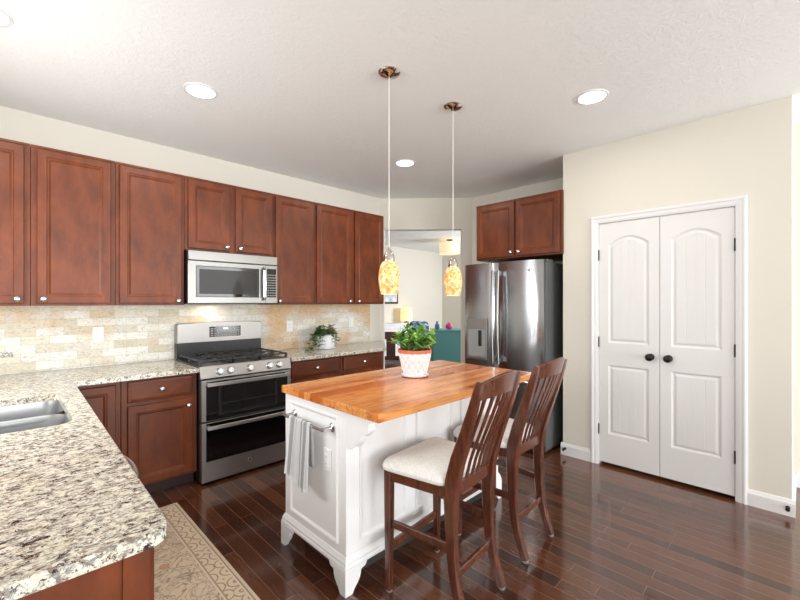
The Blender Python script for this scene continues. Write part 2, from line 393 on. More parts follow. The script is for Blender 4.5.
def dup(root, label=None, loc=None, rz=None):
    r = root.copy(); COL.objects.link(r)
    if loc is not None: r.location = loc
    if rz is not None: r.rotation_euler = (0, 0, rz)
    if label: r['label'] = label
    for ch in list(root.children):
        c = ch.copy(); COL.objects.link(c); c.parent = r
        for g in ch.children:
            d = g.copy(); COL.objects.link(d); d.parent = c
    return r

# ------------------------------------------------------------------ room shell
CZ = 2.74
WY = 3.866                     # range wall face
PX = 3.64                      # pantry wall face
FX = 4.285                     # wall behind the fridge
C1 = (3.468, WY); C2 = (FX, 3.0)   # the angled wall between them
struct(B(-0.9, 8.7, -7.8, 7.1, -0.06, 0.0).build('floor', 'floor'))
struct(B(-0.9, 8.7, -7.8, 7.1, CZ, CZ + 0.06).build('ceiling', 'ceiling'))
struct(B(-0.9, 3.468, WY, WY + 0.12, 0, CZ).build('wall_range', 'wall'))
# left wall with the sink window opening and a second one added for light
w = MB(); w.box(-0.87, -0.75, -7.8, -2.1, 0, CZ); w.box(-0.87, -0.75, -0.5, 1.8, 0, CZ); w.box(-0.87, -0.75, -2.1, -0.5, 0, 0.8); w.box(-0.87, -0.75, -2.1, -0.5, 2.2, CZ); w.box(-0.87, -0.75, 3.1, WY, 0, CZ); w.box(-0.87, -0.75, 1.8, 3.1, 0, 1.08); w.box(-0.87, -0.75, 1.8, 3.1, 2.1, CZ)
struct(w.build('wall_left', 'wall'))
# pantry block
w = MB()
D0, D1 = 0.330, 1.236          # pantry opening (Y range)
w.box(PX, PX + 0.12, 0.046, D0 - 0.012, 0, CZ); w.box(PX, PX + 0.12, D1 + 0.012, 1.545, 0, CZ); w.box(PX, PX + 0.12, D0 - 0.012, D1 + 0.012, 2.085, CZ)
struct(w.build('wall_pantry', 'wall'))
struct(B(PX + 0.12, FX, 1.43, 1.545, 0, CZ).build('wall_fridge_side', 'wall'))
struct(B(PX + 0.12, 4.25, 0.046, 0.16, 0, CZ).build('wall_pantry_return', 'wall'))
struct(B(PX + 0.55, PX + 0.62, 0.16, 1.43, 0, CZ).build('wall_pantry_inside', 'wall'))
struct(B(4.25, 4.37, -3.6, 0.16, 0, CZ).build('wall_right', 'wall'))
struct(B(FX, FX + 0.12, 1.43, 3.0, 0, CZ).build('wall_fridge', 'wall'))
# angled wall with its wide opening
dx, dy = C2[0] - C1[0], C2[1] - C1[1]; L = math.hypot(dx, dy); ang = math.atan2(dy, dx)
s0, s1 = 0.052, 0.872 * L + 0.02
w = MB(); w.box(0, s0, 0, 0.12, 0, CZ); w.box(s1, L, 0, 0.12, 0, CZ); w.box(s0, s1, 0, 0.12, 2.338, CZ)
struct(at(w.build('wall_angled', 'wall'), (C1[0], C1[1], 0), ang))
# living room beyond
struct(B(2.6, 8.7, 6.99, 7.11, 0, CZ).build('wall_living_left', 'wall'))
struct(B(8.57, 8.69, 1.5, 6.99, 0, CZ).build('wall_living_right', 'wall'))

def baseboard(name, p0, p1, nrm):
    """profile board from p0 to p1 on the floor; nrm points into the room"""
    p0 = Vector((p0[0], p0[1], 0)); p1 = Vector((p1[0], p1[1], 0)); n = Vector((nrm[0], nrm[1], 0))
    prof = [(0, 0), (0.016, 0), (0.016, 0.083), (0.010, 0.095), (0.006, 0.106), (0, 0.108)]
    mb = MB(); mb.loops([[p + n * a + Vector((0, 0, z)) for a, z in prof] for p in (p0, p1)], True, True)
    return struct(mb.build(name, 'trim'))
baseboard('baseboard_pantry_right', (PX, 0.030), (PX, 0.262), (-1, 0))
baseboard('baseboard_pantry_left', (PX, 1.300), (PX, 1.561), (-1, 0))
baseboard('baseboard_fridge_side', (PX, 1.545), (FX - 0.02, 1.545), (0, 1))
baseboard('baseboard_pantry_return', (PX, 0.046), (4.25, 0.046), (0, -1))
baseboard('baseboard_right', (4.25, -3.5), (4.25, 0.03), (-1, 0))
baseboard('baseboard_living', (3.0, 6.99), (8.57, 6.99), (0, -1))
baseboard('baseboard_living_right', (8.57, 2.0), (8.57, 6.97), (-1, 0))

# pantry casing: mitred moulding round the opening, wall local frame (x = -Y along wall, y = out, z)
def loop_u(inset_y0, inset_y1, top, xo):   # three-sided loop points at X = PX - xo
    return [(PX - xo, inset_y1, 0), (PX - xo, inset_y1, top), (PX - xo, inset_y0, top), (PX - xo, inset_y0, 0)]
prof = [(0.0, 0.001), (0.0, 0.014), (0.012, 0.020), (0.022, 0.020), (0.028, 0.015), (0.048, 0.013), (0.056, 0.010), (0.064, 0.008), (0.064, 0.001)]
mb = MB(); rows = []
for off, out in prof:              # off measured from the outer edge inwards
    rows.append([mb.bm.verts.new(p) for p in loop_u(0.262 + off, 1.301 - off, 2.133 - off, out)])
for a, b in zip(rows, rows[1:]):
    for j in range(3): mb.bm.faces.new((a[j], a[j + 1], b[j + 1], b[j]))
struct(mb.build('trim_1', 'trim'))
mb = MB(); mb.box(PX - 0.004, PX + 0.12, D1, D1 + 0.012, 0, 2.085); mb.box(PX - 0.004, PX + 0.12, D0 - 0.012, D0, 0, 2.085); mb.box(PX - 0.004, PX + 0.12, D0, D1, 2.073, 2.085)
struct(mb.build('trim_2', 'trim'))

# ------------------------------------------------------------------ panelled doors
def panel_loops(poly_fn, steps):
    return [[(x, y, z) for x, z in poly_fn(i)] + [] for i, y in steps]
def arch_poly(x0, x1, z0, zs, rise, n=10):
    """inset -> points: rectangle with a segmental arched top (zs spring height)"""
    def f(i):
        a0, a1, b0 = x0 + i, x1 - i, z0 + i
        pts = [(a0, b0), (a1, b0)]
        if rise == 0: return pts + [(a1, zs - i), (a0, zs - i)]
        for j in range(n + 1):
            t = j / n; x = a1 + (a0 - a1) * t
            pts.append((x, zs - i + rise * math.sin(PI * t) ** 0.9))
        return pts
    return f
def tess_face(mb, outer, holes, y):
    polys = [[Vector((x, z, 0)) for x, z in outer]] + [[Vector((x, z, 0)) for x, z in h_] for h_ in holes]
    flat = [p for pl_ in polys for p in pl_]
    vs = [mb.bm.verts.new((p.x, y, p.y)) for p in flat]
    for t in geometry.tessellate_polygon(polys):
        try: mb.bm.faces.new([vs[i] for i in t])
        except ValueError: pass
def pantry_door(root, w_, z0, z1, hinge_right):
    """local: x 0..w, front at y=0 facing -y"""
    mb = MB(); th = 0.035
    sx0, sx1 = 0.072, w_ - 0.072
    lo = arch_poly(sx0, sx1, 0.272, 0.862, 0); hi = arch_poly(sx0, sx1, 1.048, 1.885, 0.062)
    outer = [(0, z0), (w_, z0), (w_, z1), (0, z1)]
    tess_face(mb, outer, [lo(0), hi(0)], 0)
    steps = [(0, 0), (0.006, 0.003), (0.014, 0.0085), (0.022, 0.0085), (0.034, 0.003), (0.040, 0.0025)]
    for pf in (lo, hi):
        mb.loops([[(x, y, z) for x, z in pf(i)] for i, y in steps], False, False)
        # beaded field: four tongue boards with grooves
        ins = 0.040; X0, X1 = sx0 + ins, sx1 - ins; nb = 4; bw = (X1 - X0) / nb
        poly = pf(ins)
        top = lambda x: (poly[2][1] if pf is lo else 1.885 - ins + 0.062 * math.sin(PI * min(1, max(0, (X1 - x) / (X1 - X0)))) ** 0.9)
        bot = poly[0][1]
        xs = []
        for b_i in range(nb):
            a = X0 + b_i * bw; g = 0.003
            cols = [(a, 0.0025 if b_i == 0 else 0.0042)]
            if b_i: cols.append((a + g, 0.0025))
            for q in (0.25, 0.5, 0.75): cols.append((a + bw * q, 0.0025))
            if b_i < nb - 1: cols.append((a + bw - g, 0.0025))
            xs += cols
        xs.append((X1, 0.0025))
        lo_v = [mb.bm.verts.new((x, y, bot)) for x, y in xs]; hi_v = [mb.bm.verts.new((x, y, top(x))) for x, y in xs]
        for i in range(len(xs) - 1): mb.bm.faces.new((lo_v[i], lo_v[i + 1], hi_v[i + 1], hi_v[i]))
    # edges and back
    o3 = [(x, 0, z) for x, z in outer]; b3 = [(x, th, z) for x, z in outer]
    mb.loops([o3, b3], False, True)
    leaf = mb.build('door_leaf', 'door', root)
    return leaf
def pantry(n, name, y_left, w_, hinge_right, knob_x):
    root = bpy.data.objects.new(name, None); COL.objects.link(root); root.location = (PX + 0.006, y_left, 0); root.rotation_euler = (0, 0, -PI / 2)
    struct(root)
    leaf = pantry_door(root, w_, 0.028, 2.068, hinge_right)
    kb = MB(); kb.lathe([(0.027, 0.0), (0.027, 0.006), (0.012, 0.010), (0.010, 0.028), (0.020, 0.034), (0.028, 0.044), (0.029, 0.052), (0.024, 0.062), (0.012, 0.067)], (knob_x, 0, 0.958), 24, 'Y')
    kb.build('door_knob', 'bronze', root, True, 'dark bronze round knob')
    for z in (0.305, 1.053, 1.798):
        hb = MB(); hx = w_ + 0.003 if hinge_right else -0.003
        hb.tube([(hx, -0.008, z - 0.045), (hx, -0.008, z + 0.045)], 0.0065, 10); hb.box(hx - 0.002, hx + 0.002, -0.008, 0.02, z - 0.045, z + 0.045)
        hb.build('hinge', 'bronze', root, False, 'dark bronze door hinge')
    return root
pantry(1, 'door_1', 1.233, 0.446, False, 0.386)
pantry(2, 'door_2', 0.783, 0.450, True, 0.058)
# door stops on the baseboards
def doorstop(x, y, z, label):
    t = thing('door_stop', label, 'door stop', (x, y, z), PI)
    MB().lathe([(0.012, 0), (0.012, 0.003), (0.005, 0.005), (0.005, 0.03)], (0, 0, 0), 14, 'X').build('stem', 'bronze', t, True)
    MB().lathe([(0.005, 0.03), (0.012, 0.032), (0.012, 0.042), (0.008, 0.045)], (0, 0, 0), 14, 'X').build('bumper', 'bronze', t, True)
doorstop(PX - 0.016, 0.065, 0.055, 'small dark door stop on the white baseboard at the far right corner')
doorstop(PX - 0.016, 1.520, 0.060, 'small dark door stop on the baseboard beside the refrigerator')

# sink window (out of the frame, lights the counter)
wn = MB()
for a in ((1.8, 1.86, 1.08, 2.1), (3.04, 3.1, 1.08, 2.1), (1.86, 3.04, 1.08, 1.14), (1.86, 3.04, 2.04, 2.1), (2.43, 2.47, 1.14, 2.04)):
    wn.box(-0.84, -0.79, a[0], a[1], a[2], a[3])
struct(wn.build('window_1', 'trim'))
wn = MB()  # second window, unseen, added around the left fill light
for a in ((-2.1, -2.04, 0.8, 2.2), (-0.56, -0.5, 0.8, 2.2), (-2.04, -0.56, 0.8, 0.86), (-2.04, -0.56, 2.14, 2.2), (-1.32, -1.28, 0.86, 2.14)):
    wn.box(-0.84, -0.79, a[0], a[1], a[2], a[3])
struct(wn.build('added_window_2', 'trim'))

# ------------------------------------------------------------------ cabinets
def rect_door(mb, x0, x1, z0, z1, y, st=0.055, t=0.019, raised=True):
    """shaker-ish door with bead and recessed panel, front face at y (facing -y), back at y+t"""
    def R_(i, yy): return [(x0 + i, yy, z0 + i), (x1 - i, yy, z0 + i), (x1 - i, yy, z1 - i), (x0 + i, yy, z1 - i)]
    ls = [R_(0, y + t), R_(0, y + 0.004), R_(0.004, y), R_(st - 0.008, y), R_(st - 0.003, y + 0.0045), R_(st + 0.003, y + 0.0045), R_(st + 0.014, y + 0.011), R_(st + 0.016, y + 0.011)]
    mb.loops(ls, True, True)
def slab_front(mb, x0, x1, z0, z1, y, t=0.019, ridge=0.018):
    def R_(i, yy): return [(x0 + i, yy, z0 + i), (x1 - i, yy, z0 + i), (x1 - i, yy, z1 - i), (x0 + i, yy, z1 - i)]
    mb.loops([R_(0, y + t), R_(0, y + 0.006), R_(0.005, y + 0.003), (R_(ridge, y + 0.001)), R_(ridge + 0.003, y), ], True, True)
def knob(parent, x, y, z, s=1.0):
    return MB().lathe([(0.007 * s, 0), (0.006 * s, 0.008 * s), (0.0075 * s, 0.012 * s), (0.0165 * s, 0.016 * s), (0.0175 * s, 0.021 * s), (0.014 * s, 0.026 * s), (0.006 * s, 0.029 * s)], (x, y, z), 20, 'Y').build('knob', 'chrome', parent, True, 'brushed nickel knob')
def upper(label, loc, rz, w_, z0, z1, depth, doors, group, crown=True):
    """local x 0..w, back at y=0, carcass front y=-depth, doors in front"""
    t = thing('wall_cabinet', label, 'cabinet', (loc[0], loc[1], z0), rz, group)
    h = z1 - z0
    b = MB(); b.box(0.001, w_ - 0.001, -depth, -0.002, 0, h, 0.001)
    b.box(0.001, w_ - 0.001, -depth - 0.004, -depth + 0.002, h - 0.012, h + 0.004, 0.001)
    b.build('carcass', 'cherry', t)
    for (a, b_, kx, kz) in doors:
        mb = MB(); rect_door(mb, a, b_, 0.016, h - 0.018, -depth - 0.021)
        d = mb.build('door', 'cherry', t)
        knob(d, kx, -depth - 0.021, kz)
    return t
UZ0, UZ1, UD = 1.37, 2.42, 0.33
GU = 'tall upper cabinets on the range wall'
def U(label, x0, x1, doors, z0=UZ0, g=GU):
    return upper(label, (x0, WY), 0, x1 - x0, z0, UZ1, UD, [(a - x0, b - x0, kx - x0, kz - z0) for a, b, kx, kz in doors], g)
U('tall cherry upper cabinet at the far left, cut by the photo edge', -0.43, 0.118, [(-0.37, 0.088, 0.055, 1.415)])
U('wide single-door cherry upper cabinet with its knob at lower left, above the two-gang outlet', 0.118, 0.573, [(0.148, 0.545, 0.18, 1.415)])
U('single-door cherry upper cabinet immediately left of the microwave', 0.573, 1.035, [(0.597, 1.012, 0.985, 1.405)])
U('short two-door cherry cabinet directly above the microwave', 1.035, 1.812, [(1.062, 1.395, 1.365, 1.87), (1.447, 1.788, 1.483, 1.868)], z0=1.822)
U('single-door cherry upper cabinet immediately right of the microwave', 1.812, 2.262, [(1.828, 2.24, 1.865, 1.405)])
U('two-door cherry upper cabinet at the right end of the range wall', 2.262, 3.224, [(2.283, 2.745, 2.705, 1.405), (2.783, 3.212, 2.83, 1.405)])
# over-fridge cabinet, faces -X
t = upper('two-door cherry cabinet mounted above the refrigerator', (FX, 2.478), -PI / 2, 0.94, 1.838, UZ1, FX - 3.62, [(0.016, 0.455, 0.425, 0.055), (0.478, 0.915, 0.51, 0.055)], None)

def base_cab(label, loc, rz, w_, fronts, name='base_cabinet', depth=0.60, top=0.862, kick=True, end=None, group='cherry base cabinets', hollow=False):
    t = thing(name, label, 'cabinet', (loc[0], loc[1], 0), rz, group)
    b = MB()
    if hollow:
        b.box(0.001, 0.018, -depth, -0.002, 0.1, top); b.box(w_ - 0.018, w_ - 0.001, -depth, -0.002, 0.1, top); b.box(0.018, w_ - 0.018, -depth, -0.002, 0.1, 0.118)
        b.box(0.018, w_ - 0.018, -0.014, -0.002, 0.118, top); b.box(0.018, w_ - 0.018, -depth, -depth + 0.012, 0.118, top)
    else: b.box(0.001, w_ - 0.001, -depth, -0.002, 0.1, top, 0.001)
    b.build('carcass', 'cherry', t)
    B(0.001, w_ - 0.001, -depth + 0.07, -depth + 0.09, 0.002, 0.1).build('toe_kick', 'toe_kick_shade', t)
    for f in fronts:
        mb = MB()
        if f[0] == 'door':
            rect_door(mb, f[1], f[2], f[3], f[4], -depth - 0.02); d = mb.build('door', 'cherry', t)
        else:
            slab_front(mb, f[1], f[2], f[3], f[4], -depth - 0.02); d = mb.build('drawer', 'cherry_h', t)
        if f[5] is not None: knob(d, f[5], -depth - 0.02, f[6])
    return t
BY = WY
base_cab('corner cherry base cabinet beside the peninsula, with a narrow door', (0.245, BY), 0, 0.315, [('door', 0.06, 0.285, 0.115, 0.835, None, 0)], depth=0.6)
base_cab('cherry base cabinet with one drawer over one door, left of the range', (0.562, BY), 0, 0.482, [('drawer', 0.035, 0.45, 0.70, 0.845, 0.24, 0.772), ('door', 0.035, 0.45, 0.115, 0.672, 0.418, 0.622)], depth=0.6)
base_cab('cherry base cabinet with a wide drawer, immediately right of the range', (1.822, BY), 0, 0.572, [('drawer', 0.02, 0.55, 0.70, 0.845, 0.285, 0.772), ('door', 0.02, 0.55, 0.115, 0.672, 0.06, 0.622)], depth=0.6)
# the last unit has an angled right end
t = thing('base_cabinet', 'cherry base cabinet at the right end of the counter with an angled end', 'cabinet', (2.394, BY, 0), 0, 'cherry base cabinets')
poly = [(0.001, -0.6), (0.575, -0.6), (1.085, -0.055), (1.05, -0.002), (0.001, -0.002)]
MB().prism(poly, 0.1, 0.862, 'Z').build('carcass', 'cherry', t)
MB().prism([(0.001, -0.53), (0.55, -0.53), (1.0, -0.07), (0.001, -0.07)], 0.002, 0.1, 'Z').build('toe_kick', 'toe_kick_shade', t)
mb = MB(); slab_front(mb, 0.03, 0.555, 0.70, 0.845, -0.62); d = mb.build('drawer', 'cherry_h', t); knob(d, 0.29, -0.62, 0.772)
mb = MB(); rect_door(mb, 0.03, 0.555, 0.115, 0.672, -0.62); d = mb.build('door', 'cherry', t); knob(d, 0.06, -0.62, 0.622)

# peninsula (faces +X): local x -> +Y
PEN_BACK = -0.37
def pen(label, y0, y1, fronts): return base_cab(label, (PEN_BACK, y0), PI / 2, y1 - y0, fronts, depth=0.593, group=None if 'sink' in label else 'cherry base cabinets', hollow='sink' in label)
t = pen('cherry end cabinet of the peninsula with a plain end panel, near left corner', 1.03, 1.44, [('door', 0.012, 0.40, 0.115, 0.835, None, 0.76)])
B(-0.022, 0.0, -0.594, -0.004, 0.002, 0.862, 0.001).build('end_panel', 'cherry', t)
B(-0.030, -0.0225, -0.596, -0.545, 0.002, 0.862, 0.001).build('end_stile', 'cherry', t)
pen('cherry sink base cabinet under the double sink in the peninsula', 2.05, 2.95, [('door', 0.02, 0.44, 0.115, 0.835, 0.40, 0.76), ('door', 0.46, 0.88, 0.115, 0.835, 0.50, 0.76)])
# dishwasher with a bowed handle
t = thing('dishwasher', 'dishwasher in the peninsula, only its bowed steel handle showing past the granite edge', 'dishwasher', (PEN_BACK, 1.44, 0), PI / 2)
B(0.003, 0.607, -0.60, -0.02, 0.02, 0.86, 0.002).build('body', 'black', t)
B(0.004, 0.606, -0.625, -0.602, 0.10, 0.855, 0.004, 2).build('door', 'steel', t)
pts = [(0.305 + 0.235 * q, -0.625 - 0.078 * (1 - q * q) ** 0.6, 0.79) for q in [-1 + i / 10 for i in range(21)]]
MB().tube(pts, 0.011, 12).build('handle', 'chrome', t, True, 'bowed steel handle')

# ------------------------------------------------------------------ countertops
CT, CB = 0.895, 0.864
SX1, SY0, SY1 = 0.205, 2.13, 2.86      # sink hole
def rounded(pts, idx, r, n=6):
    out = []
    for i, p in enumerate(pts):
        if i not in idx: out.append(p); continue
        p0 = Vector(pts[i - 1]); p1 = Vector(p); p2 = Vector(pts[(i + 1) % len(pts)])
        a = p1 + (p0 - p1).normalized() * r; b = p1 + (p2 - p1).normalized() * r
        for j in range(n + 1):
            t_ = j / n; q = a.lerp(p1, t_).lerp(p1.lerp(b, t_), t_); out.append((q.x, q.y))
    return out
outer = rounded([(-0.748, 0.987), (0.266, 0.987), (0.309, 3.20), (1.043, 3.20), (1.043, WY - 0.012), (-0.748, WY - 0.012)], [1], 0.06, 8)
hole = rounded([(-0.40, SY0), (SX1, SY0), (SX1, SY1), (-0.40, SY1)], [0, 1, 2, 3], 0.07, 6)
def slab_with_hole(outer, hole, z0, z1, e=0.006):
    mb = MB()
    def inset(poly, d):
        n = len(poly); out = []
        for i in range(n):
            a, b, c = Vector(poly[i - 1]), Vector(poly[i]), Vector(poly[(i + 1) % n])
            d1 = (b - a).normalized(); d2 = (c - b).normalized()
            n1 = Vector((-d1.y, d1.x)); n2 = Vector((-d2.y, d2.x)); m_ = (n1 + n2)
            m_ = m_ / max(0.3, m_.dot(n1)) if m_.length > 1e-6 else n1
            out.append((b.x + m_.x * d, b.y + m_.y * d))
        return out
    top_o = inset(outer, e); hl = [hole] if hole else []
    def face(o_, hs, z):
        polys = [[Vector((x, y, 0)) for x, y in o_]] + [[Vector((x, y, 0)) for x, y in h_] for h_ in hs]
        fl_ = [p for q in polys for p in q]; vs = [mb.bm.verts.new((p.x, p.y, z)) for p in fl_]
        for t_ in geometry.tessellate_polygon(polys):
            try: mb.bm.faces.new([vs[i] for i in t_])
            except ValueError: pass
    face(top_o, hl, z1); face(outer, hl, z0)
    o1 = inset(outer, e * 0.35)
    mb.loops([[(x, y, z0) for x, y in outer], [(x, y, z1 - e) for x, y in outer], [(x, y, z1 - e * 0.35) for x, y in o1], [(x, y, z1) for x, y in top_o]], False, False)
    if hole: mb.loops([[(x, y, z1) for x, y in hole], [(x, y, z0) for x, y in hole]], False, False)
    bmesh.ops.remove_doubles(mb.bm, verts=mb.bm.verts, dist=1e-5)
    return mb
tag(slab_with_hole(outer, hole, CB, CT).build('countertop', 'granite'), 'speckled granite countertop wrapping from the sink peninsula to the left of the range', 'countertop')
outer2 = [(1.818, 3.20), (2.960, 3.20), (3.478, 3.800), (3.440, WY - 0.012), (1.818, WY - 0.012)]
tag(slab_with_hole(outer2, None, CB, CT).build('countertop', 'granite'), 'short speckled granite countertop right of the range under the trailing plant', 'countertop')
# double-bowl sink
t = thing('kitchen_sink', 'stainless undermount double-bowl sink set in the granite peninsula', 'sink', (-0.1, 2.49, 0.66))
def bowl(y0, y1, x0=-0.30, x1=0.305, zt=0.203):
    mb = MB(); rr = 0.075
    def RR(i, z): return [(x, y, z) for x, y in rounded([(x0 + i, y0 + i), (x1 - i, y0 + i), (x1 - i, y1 - i), (x0 + i, y1 - i)], [0, 1, 2, 3], max(0.02, rr - i * 0.3), 6)]
    mb.loops([RR(-0.004, zt), RR(0.0, zt), RR(0.004, zt - 0.03), RR(0.012, 0.03), RR(0.035, 0.004), RR(0.08, 0.0)], False, True)
    mb.loops([RR(-0.004, zt), RR(-0.006, -0.006), RR(0.05, -0.010)], False, True)
    return mb
bowl(0.02, 0.368).build('bowl', 'sink', t, True)
bowl(-0.358, 0.008).build('bowl', 'sink', t, True)
B(-0.30, 0.30, 0.004, 0.024, 0.150, 0.196, 0.006, 2).build('divider', 'sink', t, True)
for y in (0.19, -0.17):
    MB().lathe([(0.03, 0.001), (0.045, 0.004), (0.04, 0.006), (0.0, 0.004)], (0.0, y, 0.0), 20, 'Z', False).build('drain', 'chrome', t, True)

# backsplash
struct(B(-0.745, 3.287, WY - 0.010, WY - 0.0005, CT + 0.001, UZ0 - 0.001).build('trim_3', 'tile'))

t = B(-0.035, 0.040, WY - 0.0135, WY - 0.0102, 1.012, 1.052, 0.001).build('accent_tile', 'granite')
tag(t, 'small dark mosaic accent tile set in the backsplash at the left photo edge', 'tile')
# outlets
def plate(name, label, loc, rz, gangs, kind):
    t = thing(name, label, 'outlet' if 'outlet' in name else 'light switch', loc, rz)
    w_ = 0.07 * gangs if gangs == 1 else 0.116
    B(-w_ / 2, w_ / 2, -0.006, 0, -0.058, 0.058, 0.003, 2).build('cover_plate', 'white_plastic', t)
    for g in range(gangs):
        cx = (g - (gangs - 1) / 2) * 0.046
        B(cx - 0.0165, cx + 0.0165, -0.009, -0.005, -0.033, 0.033, 0.002).build('socket' if kind[g] == 'o' else 'rocker', 'ceramic', t)
        if kind[g] == 'o':
            for zz in (0.017, -0.017):
                for q in (-0.006, 0.006): B(cx + q - 0.001, cx + q + 0.001, -0.0095, -0.0088, zz - 0.004, zz + 0.004).build('slot', 'slot', t)
    return t
plate('wall_outlet', 'white outlet on the tile backsplash left of the range, near the peninsula', (0.515, WY - 0.010, 1.142), 0, 1, 'o')
plate('wall_outlet', 'white outlet on the backsplash between the range and the trailing plant', (2.159, WY - 0.010, 1.138), 0, 1, 'o')
plate('light_switch', 'white switch on the backsplash right of the trailing plant', (2.985, WY - 0.010, 1.15), 0, 1, 's')

# ------------------------------------------------------------------ range
RX0, RX1 = 1.047, 1.802; RWD = RX1 - RX0
t = thing('gas_range', 'freestanding stainless double-oven gas range between the base cabinets', 'range', (RX0, WY - 0.02, 0))
FY = -(WY - 0.02 - 3.185)          # front face of the doors in local y
B(0.004, RWD - 0.004, FY + 0.05, 0, 0.016, 0.885, 0.002).build('body', 'black', t)
B(0.03, RWD - 0.03, FY + 0.08, -0.05, 0.001, 0.016).build('base', 'black', t)
# cooktop
mb = MB(); mb.box(0.0, RWD, FY + 0.045, -0.02, 0.885, 0.905, 0.006, 2); mb.build('cooktop', 'black', t, True)
# slanted front control panel
pp = [(FY + 0.055, 0.905), (FY + 0.03, 0.900), (FY + 0.004, 0.812), (FY + 0.02, 0.805), (FY + 0.055, 0.805)]
cp = MB().prism(pp, 0.0, RWD, 'X').build('control_panel', 'steel', t)
for kx in (0.143, 0.225, 0.385, 0.555, 0.645):
    mb = MB(); mb.lathe([(0.027, 0), (0.029, 0.004), (0.026, 0.008), (0.0245, 0.026), (0.021, 0.031)], (0, 0, 0), 24, 'Y'); mb.box(-0.003, 0.003, -0.034, -0.012, -0.016, 0.016, 0.001)
    mb.xf(Matrix.Rotation(-0.28, 4, 'X')); mb.move((kx, FY + 0.016, 0.852)); mb.build('control_knob', 'chrome', t, True)
def oven_door(z0, z1, gz0, gz1, hz, name):
    mb = MB()
    def R_(ix, zz0, zz1, yy): return [(0.004 + ix, yy, zz0), (RWD - 0.004 - ix, yy, zz0), (RWD - 0.004 - ix, yy, zz1), (0.004 + ix, yy, zz1)]
    mb.loops([R_(0, z0, z1, FY + 0.045), R_(0, z0, z1, FY + 0.004), R_(0.004, z0 + 0.004, z1 - 0.004, FY), R_(0.034, gz0, gz1, FY), R_(0.034, gz0, gz1, FY + 0.004)], True, True)
    d = mb.build(name, 'steel', t)
    B(0.036, RWD - 0.036, FY + 0.0005, FY + 0.0045, gz0 - 0.001 + 0.002, gz1 - 0.002).build('glass', 'black_glass', d)
    mb = MB(); mb.sweep([(0.035, FY - 0.045, hz), (0.10, FY - 0.050, hz), (RWD / 2, FY - 0.055, hz), (RWD - 0.10, FY - 0.050, hz), (RWD - 0.035, FY - 0.045, hz)], 0.030, 0.014, (0, 0, 1), 0.004)
    for hx in (0.052, RWD - 0.052): mb.box(hx - 0.014, hx + 0.014, FY - 0.045, FY + 0.002, hz - 0.012, hz + 0.012, 0.003)
    mb.build('handle', 'steel', d, True)
    return d
d = oven_door(0.482, 0.798, 0.487, 0.785, 0.768, 'upper_oven_door')
# window border of the upper oven
mb = MB()
for a in ((0.13, 0.15, 0.515, 0.735), (0.60, 0.62, 0.515, 0.735), (0.15, 0.60, 0.515, 0.535), (0.15, 0.60, 0.60, 0.612)):
    mb.box(a[0], a[1], FY - 0.0012, FY + 0.0008, a[2], a[3])
mb.build('window_border', 'oven_dark', d)
d = oven_door(0.020, 0.470, 0.175, 0.468, 0.440, 'lower_oven_door')
mb = MB(); mb.lathe([(0.016, 0), (0.017, 0.002), (0.014, 0.003)], (RWD / 2, FY, 0.108), 24, 'Y'); mb.build('badge', 'chrome', d, True)
mb = MB(); mb.tube([(RWD / 2 + 0.009 * math.cos(a), FY - 0.0035, 0.108 + 0.009 * math.sin(a)) for a in [i * PI / 8 for i in range(2, 15)]], 0.0012, 6); mb.tube([(RWD / 2 - 0.005, FY - 0.0035, 0.105), (RWD / 2, FY - 0.0035, 0.111), (RWD / 2 + 0.006, FY - 0.0035, 0.106)], 0.0012, 6)
mb.build('badge_mark', 'slot', d)
# grates and burners
for gx0, gx1 in ((0.02, 0.265), (0.27, 0.494), (0.499, 0.744)):
    mb = MB(); gy0, gy1 = FY + 0.075, -0.09; r_ = 0.0095; zt = 0.943
    for x in (gx0, gx1): mb.box(x - r_, x + r_, gy0, gy1, zt - 0.012, zt, 0.002)
    for y in (gy0, gy1, (gy0 + gy1) / 2): mb.box(gx0, gx1, y - r_ * .8, y + r_ * .8, zt - 0.012, zt, 0.002)
    cx = (gx0 + gx1) / 2
    for cy in (gy0 * 0.75 + gy1 * 0.25, gy0 * 0.25 + gy1 * 0.75):
        for a in range(4):
            ca, sa = math.cos(a * PI / 2), math.sin(a * PI / 2); mb.sweep([(cx + ca * 0.035, cy + sa * 0.035, zt - 0.002), (cx + ca * ((gx1 - gx0) / 2 if ca else 0.13), cy + sa * 0.13, zt - 0.006)], 0.009, 0.012, (0, 0, 1))
    for x in (gx0, gx1):
        for y in (gy0, gy1, (gy0 + gy1) / 2): mb.box(x - 0.009, x + 0.009, y - 0.009, y + 0.009, 0.904, zt - 0.010)
    mb.build('grate', 'iron', t)
    for cy in (gy0 * 0.75 + gy1 * 0.25, gy0 * 0.25 + gy1 * 0.75):
        MB().lathe([(0.05, 0.904), (0.048, 0.912), (0.034, 0.914), (0.034, 0.922), (0.026, 0.926)], (cx, cy, 0), 24).build('burner', 'iron', t, True)
